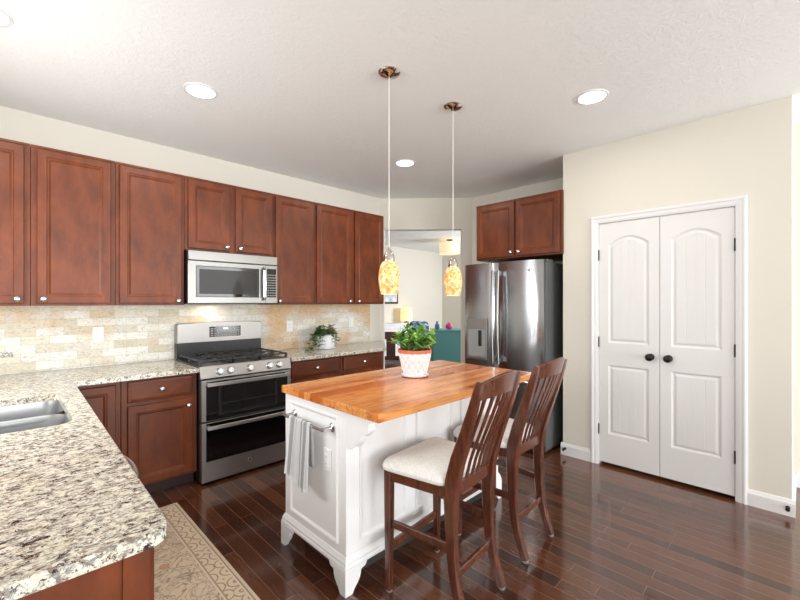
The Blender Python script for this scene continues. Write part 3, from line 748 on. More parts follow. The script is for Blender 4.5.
# backguard
B(0.0, RWD, -0.075, 0, 0.90, 1.04, 0.003).build('backguard_base', 'black', t)
poly = [(-0.0, 1.036), (RWD, 1.036), (RWD, 1.195), (RWD - 0.012, 1.205)] + [(RWD - 0.012 - (RWD - 0.024) * q, 1.205 + 0.008 * math.sin(PI * q)) for q in (0.25, 0.5, 0.75)] + [(0.012, 1.205), (0.0, 1.195)]
bgd = MB().prism(poly, -0.085, 0, 'Y', 0.004).build('backguard', 'steel', t)
dp = B(0.262, 0.545, -0.0875, -0.0845, 1.078, 1.172, 0.001).build('display_panel', 'black_glass', bgd)
mb = MB()
for i in range(3):
    for j in range(4):
        mb.box(0.275 + i * 0.028, 0.292 + i * 0.028, -0.0885, -0.0870, 1.086 + j * 0.021, 1.096 + j * 0.021)
        mb.box(0.463 + i * 0.027, 0.479 + i * 0.027, -0.0885, -0.0870, 1.086 + j * 0.021, 1.096 + j * 0.021)
for i in range(4): mb.box(0.365 + i * 0.022, 0.380 + i * 0.022, -0.0885, -0.0870, 1.090, 1.098)
mb.build('buttons', 'button', bgd)
B(0.385, 0.425, -0.0885, -0.0870, 1.145, 1.160).build('clock', 'display', bgd)

# ------------------------------------------------------------------ microwave
MX0, MX1 = 1.04, 1.81; MW = MX1 - MX0; MH = 0.438
t = thing('microwave', 'stainless over-the-range microwave mounted beneath the short cabinet', 'microwave', (MX0, WY - 0.005, 1.377))
MF = -(WY - 0.005 - 3.455)
B(0.003, MW - 0.003, MF + 0.03, 0, 0.0, MH, 0.002).build('body', 'black', t)
B(0.0, MW, MF, MF + 0.032, MH - 0.080, MH - 0.001, 0.004, 2).build('vent_panel', 'steel_dim', t)
mb = MB(); DW = 0.655
def R2(a0, a1, b0, b1, yy): return [(a0, yy, b0), (a1, yy, b0), (a1, yy, b1), (a0, yy, b1)]
mb.loops([R2(0, DW, 0.008, MH - 0.084, MF + 0.03), R2(0, DW, 0.008, MH - 0.084, MF + 0.003), R2(0.003, DW - 0.003, 0.011, MH - 0.087, MF), R2(0.058, 0.596, 0.058, MH - 0.122, MF), R2(0.062, 0.592, 0.062, MH - 0.126, MF + 0.004)], True, True)
d = mb.build('door', 'steel_dim', t)
B(0.062, 0.592, MF + 0.001, MF + 0.0045, 0.062, MH - 0.126).build('window_glass', 'black_glass', d)
B(0.085, 0.570, MF - 0.0006, MF + 0.0012, 0.085, MH - 0.150).build('window_mesh', 'micro_glass', d)
mb = MB(); mb.sweep([(0.630, MF + 0.002, 0.035), (0.630, MF - 0.030, 0.06), (0.630, MF - 0.042, 0.18), (0.630, MF - 0.030, 0.305), (0.630, MF + 0.002, 0.33)], 0.026, 0.012, (1, 0, 0), 0.004)
mb.build('handle', 'chrome', d, True)
B(DW + 0.003, MW, MF, MF + 0.03, 0.008, MH - 0.084, 0.003).build('control_panel', 'steel_dim', t)
kp = B(DW + 0.012, MW - 0.012, MF - 0.001, MF + 0.001, 0.06, MH - 0.115).build('keypad', 'black_glass', t)
mb = MB()
for i in range(4):
    for j in range(9): mb.box(DW + 0.019 + i * 0.022, DW + 0.033 + i * 0.022, MF - 0.0018, MF - 0.0008, 0.072 + j * 0.0235, 0.082 + j * 0.0235)
mb.build('buttons', 'button', kp)

ld = bpy.data.lights.new('cooktop_lamp', 'AREA'); ld.size = 0.12; ld.energy = 0.7; ld.color = (1.0, 0.82, 0.6)
lo = bpy.data.objects.new('cooktop_lamp', ld); COL.objects.link(lo); lo.parent = t; lo.location = (0.28, -0.12, -0.01)
# ------------------------------------------------------------------ refrigerator (faces -X); local x -> -Y
FRX = 3.425
t = thing('refrigerator', 'stainless French-door refrigerator with ice dispenser, beside the pantry wall', 'refrigerator', (FX - 0.05, 2.512, 0), -PI / 2)
FD = FX - 0.05 - FRX; FW = 0.872
B(0.004, FW - 0.004, -FD + 0.075, 0, 0.03, 1.765, 0.004).build('body', 'steel_side', t)
B(0.03, FW - 0.03, -FD + 0.11, -0.05, 0.001, 0.03).build('base', 'black', t)
B(0.0, FW, -FD + 0.10, -FD + 0.22, 1.765, 1.79, 0.004).build('hinge_cover', 'steel_side', t)
def fdoor(x0, x1, z0, z1, name, bow=0.022):
    n = 12; c = (x0 + x1) / 2; hw = (x1 - x0) / 2
    pts = [(x0, -FD + 0.07), ] + []
    fr = []
    for i in range(n + 1):
        q = -1 + 2 * i / n; fr.append((c + hw * q * (1 if abs(q) < 1 else 0.995), -FD + bow * (abs(q) ** 2.2) + (0.008 if abs(q) == 1 else 0)))
    poly = [(x0, -FD + 0.07)] + fr + [(x1, -FD + 0.07)]
    mb = MB(); mb.prism(poly, z0, z1, 'Z', 0.003); return mb.build(name, 'steel_v', t, True)
SPL = 0.412
dl = fdoor(0.002, SPL - 0.002, 0.735, 1.783, 'left_door'); dr = fdoor(SPL + 0.002, FW - 0.002, 0.735, 1.783, 'right_door'); dz = fdoor(0.002, FW - 0.002, 0.045, 0.725, 'freezer_drawer')
def fhandle(x, d):
    mb = MB(); mb.sweep([(x, -FD - 0.040, 0.80), (x, -FD - 0.052, 1.0), (x, -FD - 0.058, 1.25), (x, -FD - 0.052, 1.5), (x, -FD - 0.040, 1.70)], 0.026, 0.018, (1, 0, 0), 0.005)
    for z in (0.83, 1.67): mb.box(x - 0.011, x + 0.011, -FD - 0.045, -FD + 0.012, z - 0.022, z + 0.022, 0.004)
    mb.build('handle', 'chrome', d, True)
fhandle(SPL - 0.030, dl); fhandle(SPL + 0.032, dr)
mb = MB(); mb.sweep([(0.06, -FD - 0.046, 0.655), (FW / 2, -FD - 0.056, 0.655), (FW - 0.06, -FD - 0.046, 0.655)], 0.026, 0.018, (0, 0, 1), 0.005)
for x in (0.09, FW - 0.09): mb.box(x - 0.02, x + 0.02, -FD - 0.045, -FD + 0.01, 0.644, 0.666, 0.003)
mb.build('handle', 'chrome', dz, True)
# dispenser
mb = MB()
def R3(a0, a1, b0, b1, yy): return [(a0, yy, b0), (a1, yy, b0), (a1, yy, b1), (a0, yy, b1)]
mb.loops([R3(0.055, 0.300, 0.815, 1.225, -FD - 0.002), R3(0.055, 0.300, 0.815, 1.225, -FD - 0.012), R3(0.066, 0.289, 0.830, 1.215, -FD - 0.013), ], True, True)
dsp = mb.build('dispenser_frame', 'steel', dl)
B(0.055, 0.300, -FD - 0.017, -FD - 0.010, 1.12, 1.225, 0.002).build('dispenser_controls', 'steel', dl)
B(0.078, 0.277, -FD - 0.0145, -FD - 0.012, 0.85, 1.12, 0.001).build('dispenser_recess', 'recess', dl)
B(0.085, 0.270, -FD - 0.030, -FD - 0.010, 0.828, 0.845, 0.002).build('dispenser_tray', 'steel', dl)
mb = MB(); mb.box(0.205, 0.240, -FD - 0.028, -FD - 0.013, 0.95, 1.11, 0.004); mb.build('dispenser_paddle', 'black', dl)
MB().lathe([(0.015, 0), (0.016, 0.002), (0.013, 0.003)], (0.75, -FD + 0.002, 1.69), 24, 'Y').build('badge', 'chrome', dr, True)
mb = MB(); mb.tube([(0.75 + 0.008 * math.cos(a), -FD - 0.0016, 1.69 + 0.008 * math.sin(a)) for a in [i * PI / 8 for i in range(2, 15)]], 0.001, 6); mb.build('badge_mark', 'slot', dr)

# ------------------------------------------------------------------ island
IX0, IX1, IY0, IY1 = 1.155, 2.505, 1.530, 2.108
t = thing('kitchen_island', 'white painted kitchen island with bracket feet in the middle of the room', 'island', ((IX0 + IX1) / 2, (IY0 + IY1) / 2, 0))
ox, oy = (IX0 + IX1) / 2, (IY0 + IY1) / 2
hx, hy = (IX1 - IX0) / 2, (IY1 - IY0) / 2
B(-hx, hx, -hy, hy, 0.12, 0.876, 0.002).build('body', 'island', t)
B(-hx + 0.08, hx - 0.08, -hy + 0.08, hy - 0.08, 0.001, 0.12).build('plinth', 'slot', t)
# base moulding all round
prof = [(0.0, 0.120), (0.016, 0.120), (0.018, 0.128), (0.016, 0.136), (0.013, 0.142), (0.013, 0.152), (0.008, 0.162), (0.004, 0.172), (0.0, 0.176)]
mb = MB(); mb.loops([[(sx_ * (hx + o), sy_ * (hy + o), z) for sx_, sy_ in ((-1, -1), (1, -1), (1, 1), (-1, 1))] for o, z in prof], False, False); mb.build('base_moulding', 'island', t)
# bracket feet: two ogee boards meeting at each corner
og = [(0, 0), (0.042, 0), (0.047, 0.006), (0.052, 0.016), (0.060, 0.026), (0.074, 0.040), (0.086, 0.056), (0.093, 0.074), (0.095, 0.092), (0.100, 0.098), (0.114, 0.100), (0.124, 0.104), (0.130, 0.112), (0.132, 0.1205), (0, 0.1205)]
for sx_, sy_ in ((-1, -1), (1, -1), (1, 1), (-1, 1)):
    mb = MB(); ex_, ey_ = sx_ * (hx + 0.018), sy_ * (hy + 0.018)
    mb.prism([(ex_ - sx_ * a, z) for a, z in og], ey_, ey_ - sy_ * 0.022, 'Y'); mb.prism([(ey_ - sy_ * max(a, 0.0221), z) for a, z in og], ex_, ex_ - sx_ * 0.022, 'X')
    mb.build('foot', 'island', t)
# raised panel mouldings
def frame_mould(mb, fn, a0, a1, b0, b1, wd=0.020, ht=0.010):
    """picture-frame moulding; fn(a,b,h) -> xyz"""
    st_ = [(0, 0.0), (0, 0.004), (wd * 0.25, ht), (wd * 0.55, ht * 0.8), (wd * 0.8, 0.004), (wd, 0.0005)]
    mb.loops([[fn(a0 + i, b0 + i, h_), fn(a1 - i, b0 + i, h_), fn(a1 - i, b1 - i, h_), fn(a0 + i, b1 - i, h_)] for i, h_ in st_], False, False)
fl_ = lambda a, b, h_: (-hx - h_, a, b)
frt = lambda a, b, h_: (a, -hy - h_, b)
mb = MB(); frame_mould(mb, fl_, 1.592 - oy, 2.046 - oy, 0.215, 0.835); mb.build('end_panel', 'island', t)
for a0, a1 in ((1.235, 1.560), (1.640, 1.975), (2.055, 2.440)):
    mb = MB(); frame_mould(mb, frt, a0 - ox, a1 - ox, 0.235, 0.852); mb.build('front_panel', 'island', t)
bk = lambda a, b, h_: (a, hy + h_, b)
for a0, a1 in ((1.235, 1.800), (1.86, 2.440)):
    mb = MB(); frame_mould(mb, bk, a0 - ox, a1 - ox, 0.235, 0.852); mb.build('back_panel', 'island', t)
# corbels under the overhang
cb_ = [(0, 0), (0.178, 0), (0.178, -0.018), (0.170, -0.024), (0.160, -0.032), (0.160, -0.048), (0.163, -0.060), (0.156, -0.074), (0.140, -0.084), (0.118, -0.094), (0.104, -0.104), (0.098, -0.122), (0.088, -0.140), (0.070, -0.154), (0.052, -0.160), (0.048, -0.170), (0.032, -0.176), (0, -0.180)]
for x in (-hx, hx - 0.045):
    mb = MB(); mb.prism([(-hy - a, 0.876 + b) for a, b in cb_], x, x + 0.045, 'X', 0.003); mb.build('corbel', 'island', t)
o = B(-0.71, 0.71, -0.42, 0.42, -0.04, 0.0, 0.002, 2).build('island_countertop', 'butcher')
o.location = (1.84, 1.690, 0.9165); tag(o, 'thick wooden butcher block top on the white island', 'countertop')
# outlet on the island end
t2 = plate('wall_outlet', 'white outlet on the end panel of the island under the towel bar', (IX0 - 0.0005, 1.682, 0.60), -PI / 2, 1, 'o')
# towel bar
t = thing('towel_bar', 'brushed nickel towel bar screwed to the end of the white island', 'towel bar', (IX0, 1.82, 0.772), -PI / 2)
for x in (-0.178, 0.178):
    mb = MB(); mb.lathe([(0.023, 0.0005), (0.023, 0.004), (0.018, 0.008), (0.012, 0.012), (0.009, 0.020), (0.008, 0.055), (0.010, 0.058)], (x, 0, 0), 20, 'Y'); mb.build('post', 'chrome', t, True)
mb = MB(); mb.tube([(-0.205, -0.062, 0), (0.205, -0.062, 0)], 0.0075, 14); mb.build('bar', 'chrome', t, True)
# towel over the bar (top-level): cross-section hung over the bar, folded, with gentle waves
me = bmesh.new(); uvl = me.loops.layers.uv.new('UVMap')
NU = 40; secs = []
drop_f, drop_b = 0.295, 0.22
path = [(-0.0125, -drop_b + i * drop_b / 8) for i in range(8)]
path += [(-0.0125 * math.cos(a), 0.0125 * math.sin(a)) for a in [i * PI / 6 for i in range(7)]]
path += [(0.0125, -i * drop_f / 16) for i in range(1, 17)]
grid = []
for i in range(NU + 1):
    u_ = i / NU; row = []
    for j, (d_, z_) in enumerate(path):
        k_ = max(0, -z_) / drop_f
        wav = 0.009 * k_ * math.sin(u_ * 17) + 0.005 * k_ * math.sin(u_ * 31 + 1)
        spread = (u_ - 0.5) * (0.205 + 0.025 * k_)
        zz = z_ - (0.03 * (u_ > 0.5) * k_ if d_ > 0 else 0) + 0.004 * math.sin(u_ * 20) * k_
        row.append(me.verts.new((spread, -(d_ + (abs(wav) * 1.4 if d_ > 0 else -abs(wav) * 0.5)) - (0.012 * k_ * (1 if d_ > 0 else 0)), zz)))
    grid.append(row)
for i in range(NU):
    for j in range(len(path) - 1):
        f_ = me.faces.new((grid[i][j], grid[i + 1][j], grid[i + 1][j + 1], grid[i][j + 1])); f_.smooth = True
        for l_, (a_, b_) in zip(f_.loops, ((i, j), (i + 1, j), (i + 1, j + 1), (i, j + 1))): l_[uvl].uv = (a_ / NU, b_ / len(path))
bmesh.ops.solidify(me, geom=list(me.faces), thickness=0.004)
mm = bpy.data.meshes.new('dish_towel'); me.to_mesh(mm); me.free(); mm.materials.append(M['towel'])
o = bpy.data.objects.new('dish_towel', mm); COL.objects.link(o); o.location = (IX0 - 0.062, 1.835, 0.7745); o.rotation_euler = (0, 0, -PI / 2)
tag(o, 'grey and white striped dish towel draped over the towel bar on the island', 'towel')

# ------------------------------------------------------------------ counter stools
def stool(label, loc, rz):
    t = thing('counter_stool', label, 'stool', (loc[0], loc[1], 0), rz, 'wooden counter stools at the island')
    rearp = [(-0.208, 0.012), (-0.190, 0.06), (-0.168, 0.12), (-0.148, 0.20), (-0.136, 0.32), (-0.133, 0.45), (-0.134, 0.54), (-0.143, 0.62), (-0.170, 0.72), (-0.213, 0.84), (-0.250, 0.95), (-0.273, 1.03), (-0.282, 1.062)]
    hh = [0.036, 0.038, 0.040, 0.043, 0.046, 0.052, 0.060, 0.062, 0.056, 0.046, 0.038, 0.032, 0.026]
    ww = [0.034, 0.034, 0.034, 0.034, 0.036, 0.040, 0.044, 0.044, 0.042, 0.038, 0.034, 0.030, 0.026]
    px_ = [0.165, 0.165, 0.165, 0.165, 0.165, 0.166, 0.167, 0.169, 0.173, 0.178, 0.183, 0.185, 0.186]
    def yb(z):
        for (y0, z0), (y1, z1) in zip(rearp, rearp[1:]):
            if z0 <= z <= z1: return y0 + (y1 - y0) * (z - z0) / (z1 - z0)
        return rearp[-1][0]
    for s in (-1, 1):
        l = MB().sweep([(s * qx, y, z) for qx, (y, z) in zip(px_, rearp)], ww, hh, (1, 0, 0), 0.004).build('back_post', 'stool', t, True)
        MB().lathe([(0.016, 0.001), (0.016, 0.010), (0.010, 0.0135)], (s * 0.166, -0.208, 0), 14).build('foot_cap', 'rubber', l, True)
        l = MB().sweep([(s * 0.200, 0.200, 0.012), (s * 0.200, 0.200, 0.30), (s * 0.200, 0.200, 0.583)], [0.030, 0.036, 0.040], [0.030, 0.036, 0.040], (1, 0, 0), 0.004).build('leg', 'stool', t, True)
        MB().lathe([(0.015, 0.001), (0.015, 0.010), (0.010, 0.0135)], (s * 0.200, 0.200, 0), 14).build('foot_cap', 'rubber', l, True)
        MB().sweep([(s * 0.196, 0.182, 0.330), (s * 0.168, -0.13, 0.325)], 0.020, 0.036, (1, 0, 0), 0.004).build('stretcher', 'stool', t, True)
        MB().sweep([(s * 0.198, 0.182, 0.560), (s * 0.170, -0.125, 0.562)], 0.024, 0.046, (1, 0, 0), 0.003).build('apron', 'stool', t, True)
    MB().sweep([(-0.182, 0.200, 0.560), (0.182, 0.200, 0.560)], 0.046, 0.024, (0, 0, 1), 0.003).build('apron', 'stool', t, True)
    MB().sweep([(-0.184, 0.200, 0.215), (0.184, 0.200, 0.215)], 0.040, 0.020, (0, 0, 1), 0.004).build('stretcher', 'stool', t, True)
    MB().sweep([(-0.162, yb(0.205), 0.205), (0.162, yb(0.205), 0.205)], 0.036, 0.020, (0, 0, 1), 0.004).build('stretcher', 'stool', t, True)
    # upholstered seat
    def out(i, z, n=8):
        q = rounded([(-0.192 + i, -0.118 + i), (0.192 - i, -0.118 + i), (0.232 - i, 0.232 - i), (-0.232 + i, 0.232 - i)], [0, 1, 2, 3], max(0.012, 0.05 - 0.2 * i), n)
        # round the front outwards a little
        return [(x, y + (0.016 * (1 - (x / 0.24) ** 2) if y > 0.1 else 0), z) for x, y in q]
    mb = MB(); mb.loops([out(0.008, 0.585), out(0.0, 0.592), out(-0.003, 0.606), out(0.002, 0.622), out(0.015, 0.636), out(0.045, 0.648), out(0.09, 0.655), out(0.14, 0.658)], True, True)
    mb.build('seat_cushion', 'fabric', t, True, 'cream patterned fabric seat')
    # lower back rail, slats and crest
    ym = yb(0.572)
    arc = lambda x, d: d * (1 - (x / 0.17) ** 2)
    xs_ = [-0.162 + 0.324 * i / 8 for i in range(9)]
    MB().sweep([(x, ym - arc(x, 0.006), 0.572) for x in xs_], 0.056, 0.022, (0, 0, 1), 0.003).build('back_rail', 'stool', t, True)
    for i in range(6):
        x = -0.127 + 0.254 * i / 5
        zs_ = [0.590, 0.68, 0.75, 0.80, 0.85, 0.90, 0.95, 1.0]
        pts = [(x * (0.90 + 0.12 * (z - 0.6) / 0.4), yb(z) - arc(x, 0.008 + 0.022 * (z - 0.59) / 0.4), z) for z in zs_]
        MB().sweep(pts, [0.016, 0.016, 0.017, 0.018, 0.019, 0.020, 0.022, 0.024], 0.010, (1, 0, 0), 0.002).build('slat', 'stool', t, True)
    # crest rail with arched top
    n = 16; loops_ = []
    for i in range(n + 1):
        x = -0.172 + 0.344 * i / n; zt = 1.060 + 0.030 * (1 - (x / 0.172) ** 2); zb = 0.985 + 0.010 * (1 - (x / 0.172) ** 2); c_ = arc(x, 0.030)
        def P_(z, off): return (x, yb(min(z, 1.062)) - c_ + off - (max(0, z - 1.062) * 0.3), z)
        loops_.append([P_(zb, -0.011), P_(zb, 0.011), P_(zt - 0.004, 0.010), P_(zt, 0.006), P_(zt, -0.006), P_(zt - 0.004, -0.010)])
    mb = MB(); mb.loops(loops_, True, True); mb.build('crest_rail', 'stool', t, True)
    return t
s1_ = stool('slat-back counter stool with cream seat, the nearer one at the towel end', (1.535, 1.222), math.radians(5.0))
dup(s1_, 'slat-back counter stool with cream seat, the farther one by refrigerator', (2.140, 1.258, 0), math.radians(2.0))

# ------------------------------------------------------------------ potted plants
def leaf_mesh(mb, p, d, up, ln, wd, bend=0.25, n=4):
    d = d.normalized(); side = d.cross(up).normalized(); nrm = side.cross(d).normalized()
    prev = None
    for i in range(n + 1):
        q = i / n; w_ = wd * math.sin(PI * min(0.98, 0.08 + 0.9 * q)) ** 0.8 * (1 - 0.25 * q)
        if i == n: w_ = wd * 0.04
        c = p + d * ln * q - nrm * bend * ln * q * q
        a = mb.bm.verts.new(c - side * w_ / 2 + nrm * w_ * 0.18); m_ = mb.bm.verts.new(c); b = mb.bm.verts.new(c + side * w_ / 2 + nrm * w_ * 0.18)
        if prev:
            mb.bm.faces.new((prev[0], prev[1], m_, a)); mb.bm.faces.new((prev[1], prev[2], b, m_))
        prev = (a, m_, b)
# island plant: terracotta-rimmed white lattice pot
t = thing('potted_plant', 'leafy green plant in a white lattice pot with terracotta rim on the butcher block', 'plant', (1.885, 1.765, 0.9175))
MB().lathe([(0.070, 0), (0.086, 0.004), (0.090, 0.014), (0.086, 0.016), (0.078, 0.010)], (0, 0, 0), 40).build('saucer', 'ceramic', t, True)
def lattice(r, z, a):
    u = a * 12 / PI; s_ = z * 62
    p1 = abs(math.sin((u + s_) * 0.5 * PI / 1.0 * 0.6366)); p2 = abs(math.sin((u - s_) * 0.5 * PI * 0.6366))
    return r - 0.0022 * (1 - min(p1, p2) ** 0.5 if min(p1, p2) < 0.35 else 0)
pr = [(0.070 + 0.035 * (i / 36) ** 0.8, 0.010 + 0.142 * i / 36) for i in range(37)]
MB().lathe(pr, (0, 0, 0), 144, 'Z', True, lambda r, z, a: r + 0.0026 * (1 if (math.sin(a * 14 + z * 110) > 0.72 or math.sin(a * 14 - z * 110) > 0.72) else -0.5)).build('pot', 'ceramic', t, True)
MB().lathe([(0.104, 0.150), (0.107, 0.153), (0.109, 0.166), (0.109, 0.173), (0.102, 0.174), (0.098, 0.158)], (0, 0, 0), 48, 'Z', False).build('rim', 'terracotta', t, True, 'terracotta rim')
MB().lathe([(0.100, 0.160), (0.05, 0.165), (0.005, 0.165)], (0, 0, 0), 24).build('soil', 'soil', t, True)
mb = MB(); st_ = MB(); rnd = random.Random(3)
for i in range(40):
    a = rnd.uniform(0, 2 * PI); lean = rnd.uniform(0.1, 1.15) if i > 10 else rnd.uniform(0, 0.5)
    r0 = rnd.uniform(0.0, 0.075); p = Vector((r0 * math.cos(a), r0 * math.sin(a), 0.170)); ln = rnd.uniform(0.09, 0.155)
    dirn = Vector((math.cos(a) * math.sin(lean), math.sin(a) * math.sin(lean), math.cos(lean)))
    pts = [p + dirn * ln * q + Vector((0, 0, -0.03 * q * q * lean)) for q in (0, 0.33, 0.66, 1)]
    st_.tube(pts, [0.0028, 0.0024, 0.002, 0.0014], 6)
    for q_i in range(9):
        q = 0.22 + 0.78 * q_i / 8; c = p + dirn * ln * q + Vector((0, 0, -0.03 * q * q * lean))
        az = rnd.uniform(0, 2 * PI); dd = (dirn * rnd.uniform(0.3, 0.9) + Vector((math.cos(az), math.sin(az), rnd.uniform(-0.1, 0.6)))).normalized()
        leaf_mesh(mb, c, dd, Vector((0, 0, 1)) if abs(dd.z) < 0.9 else Vector((1, 0, 0)), rnd.uniform(0.042, 0.07), rnd.uniform(0.020, 0.032), rnd.uniform(0.0, 0.35))
mb.build('foliage', 'leaf', t, True); st_.build('stems', 'leaf2', t, True)
# trailing plant in a white pot on the counter
t = thing('potted_plant', 'trailing plant with green and pink leaves in a white pot by the backsplash', 'plant', (2.46, 3.62, CT + 0.0005))
MB().lathe([(0.078, 0), (0.100, 0.004), (0.106, 0.018), (0.102, 0.019), (0.088, 0.010)], (0, 0, 0), 40).build('saucer', 'ceramic', t, True)
MB().lathe([(0.080, 0.010), (0.090, 0.03), (0.098, 0.09), (0.100, 0.145), (0.103, 0.150), (0.097, 0.151), (0.092, 0.135)], (0, 0, 0), 40).build('pot', 'ceramic', t, True)
MB().lathe([(0.094, 0.138), (0.05, 0.142), (0.005, 0.142)], (0, 0, 0), 24).build('soil', 'soil', t, True)
mb = MB(); st_ = MB(); pk = MB(); rnd = random.Random(11)
for i in range(30):
    a = rnd.uniform(0, 2 * PI); reach = rnd.uniform(0.05, 0.19); up_ = rnd.uniform(0.04, 0.12); drop = rnd.uniform(-0.02, 0.11)
    if i < 3: a = PI * 1.06 + i * 0.12; reach = 0.25; up_ = 0.06; drop = 0.19
    if math.sin(a) > 0.4: reach *= 0.7
    pts = []
    for q in [j / 6 for j in range(7)]:
        z = 0.14 + up_ * math.sin(PI * min(1, q * 1.1)) - drop * q * q
        rr = 0.04 + reach * q
        if rr < 0.115: z = max(z, 0.155)
        pts.append(Vector((rr * math.cos(a), rr * math.sin(a), max(0.012, z))))
    st_.tube(pts, 0.0018, 5)
    for q in pts[1:]:
        for _ in range(3):
            az = rnd.uniform(0, 2 * PI); dd = Vector((math.cos(az), math.sin(az), rnd.uniform(-0.2, 0.6))).normalized()
            tgt = pk if (math.cos(a + 0.6) > 0.75 and rnd.random() < 0.7) else mb
            leaf_mesh(tgt, q, dd, Vector((0, 0, 1)), rnd.uniform(0.030, 0.052), rnd.uniform(0.022, 0.036), 0.2, 3)
mb.build('foliage', 'leaf2', t, True); pk.build('pink_leaves', 'flower', t, True, 'pink variegated leaves'); st_.build('stems', 'leaf2', t, True)

# ------------------------------------------------------------------ rug
o = B(-RW, RW, -RL, RL, 0.001, 0.010, 0.003, 2).build('area_rug', 'rug'); o.location = (0.546, 2.065, 0)
tag(o, 'beige oriental runner rug with floral border on the floor by the peninsula', 'rug')

# ------------------------------------------------------------------ pendants and recessed lights
def pendant(label, x, y):
    t = thing('pendant_light', label, 'pendant light', (x, y, CZ), 0, 'pendant lights over the island')
    MB().lathe([(0.064, -0.001), (0.066, -0.006), (0.060, -0.014), (0.040, -0.024), (0.018, -0.030), (0.008, -0.034)], (0, 0, 0), 36).build('canopy', 'polished', t, True)
    MB().tube([(0, 0, -0.030), (0, 0, -1.045)], 0.0022, 8).build('cord', 'white_plastic', t, True, 'thin white cord')
    zc = -1.10
    MB().lathe([(0.006, zc + 0.075), (0.008, zc + 0.060), (0.014, zc + 0.056), (0.022, zc + 0.046), (0.030, zc + 0.024), (0.033, zc + 0.0), (0.033, zc - 0.006), (0.028, zc - 0.008)], (0, 0, 0), 28).build('cap', 'polished', t, True, 'polished nickel cap')
    sh = [(0.028, -1.104), (0.040, -1.112), (0.050, -1.130), (0.058, -1.160), (0.062, -1.195), (0.061, -1.230), (0.056, -1.262), (0.050, -1.285), (0.049, -1.300)]
    MB().lathe(sh + [(r - 0.003, z) for r, z in reversed(sh)], (0, 0, 0), 36, 'Z', False).build('shade', 'artglass', t, True, 'amber mosaic art glass shade')
    ld = bpy.data.lights.new('pendant_bulb', 'POINT'); ld.energy = 3.5; ld.color = (1.0, 0.78, 0.5); ld.shadow_soft_size = 0.03
    lo = bpy.data.objects.new('pendant_bulb', ld); COL.objects.link(lo); lo.parent = t; lo.location = (0, 0, -1.22)
    return t
pendant('amber glass pendant over the island, left one nearer the upper cabinets', 1.595, 1.70)
pendant('amber glass pendant over the island, right one nearer the refrigerator', 2.183, 1.686)
def downlight(label, x, y):
    t = thing('recessed_light', label, 'ceiling light', (x, y, CZ), 0)
    MB().lathe([(0.100, -0.0005), (0.098, -0.005), (0.084, -0.007), (0.080, -0.003)], (0, 0, 0), 40, 'Z', False).build('trim_ring', 'trim', t, True)
    MB().lathe([(0.081, -0.004), (0.078, -0.0055)], (0, 0, 0), 40).build('lens', 'lamp_disc', t, True)
    ld = bpy.data.lights.new('downlight', 'AREA'); ld.shape = 'DISK'; ld.size = 0.15; ld.energy = 7; ld.color = (1.0, 0.93, 0.84)
    lo = bpy.data.objects.new('downlight', ld); COL.objects.link(lo); lo.parent = t; lo.location = (0, 0, -0.012)
downlight('round recessed ceiling light above the cabinets left of the microwave', 0.887, 2.697)
downlight('round recessed ceiling light between the two pendant cords', 2.749, 2.704)
downlight('round recessed ceiling light in front of the pantry wall', 2.735, 0.97)
downlight('round recessed ceiling light cut by the top left corner of the photo', -0.07, 2.67)

# ------------------------------------------------------------------ living room beyond the opening
def far(w_, r_, z=0):       # along / across the view through the opening
    ca, sa = math.cos(VA), math.sin(VA); return (w_ * ca + r_ * sa, w_ * sa - r_ * ca, z)
# white sideboard against the far wall
sb = far(9.3, -0.20); t = thing('sideboard', 'white sideboard against the far living room wall behind the plant', 'sideboard', (sb[0], 6.975, 0), 0)
B(-0.55, 0.75, -0.42, 0, 0.86, 0.90, 0.004).build('top', 'trim', t)
B(-0.52, 0.72, -0.40, 0, 0.10, 0.86, 0.003).build('body', 'trim', t)
for x0 in (-0.50, 0.11):
    mb = MB(); rect_door(mb, x0, x0 + 0.59, 0.13, 0.84, -0.42); mb.build('door', 'trim', t)
for x in (-0.49, 0.69):
    for y in (-0.37, -0.03): B(x - 0.025, x + 0.025, y - 0.025, y + 0.025, 0.001, 0.10).build('leg', 'trim', t)
lp = (6.90, 6.74)
t = thing('table_lamp', 'lit table lamp with a cream shade on the white sideboard', 'lamp', (lp[0], lp[1], 0.9005))
MB().lathe([(0.07, 0), (0.07, 0.012), (0.018, 0.03), (0.022, 0.06), (0.035, 0.09), (0.022, 0.13), (0.010, 0.15), (0.008, 0.22)], (0, 0, 0), 24).build('base', 'iron', t, True)
sh = [(0.145, 0.04), (0.132, 0.36)]
MB().lathe(sh + [(r - 0.003, z) for r, z in reversed(sh)], (0, 0, 0), 32, 'Z', False).build('lamp_shade', 'shade_lit', t, True, 'lit cream shade')
# picture
t = thing('picture_frame', 'dark framed print on the living room wall behind the left pendant', 'picture', (6.42, 6.985, 1.62), 0)
B(-0.40, 0.42, -0.025, 0, -0.27, 0.29, 0.004).build('frame', 'frame_dark', t); B(-0.35, 0.37, -0.028, -0.024, -0.22, 0.24).build('print', 'art', t)
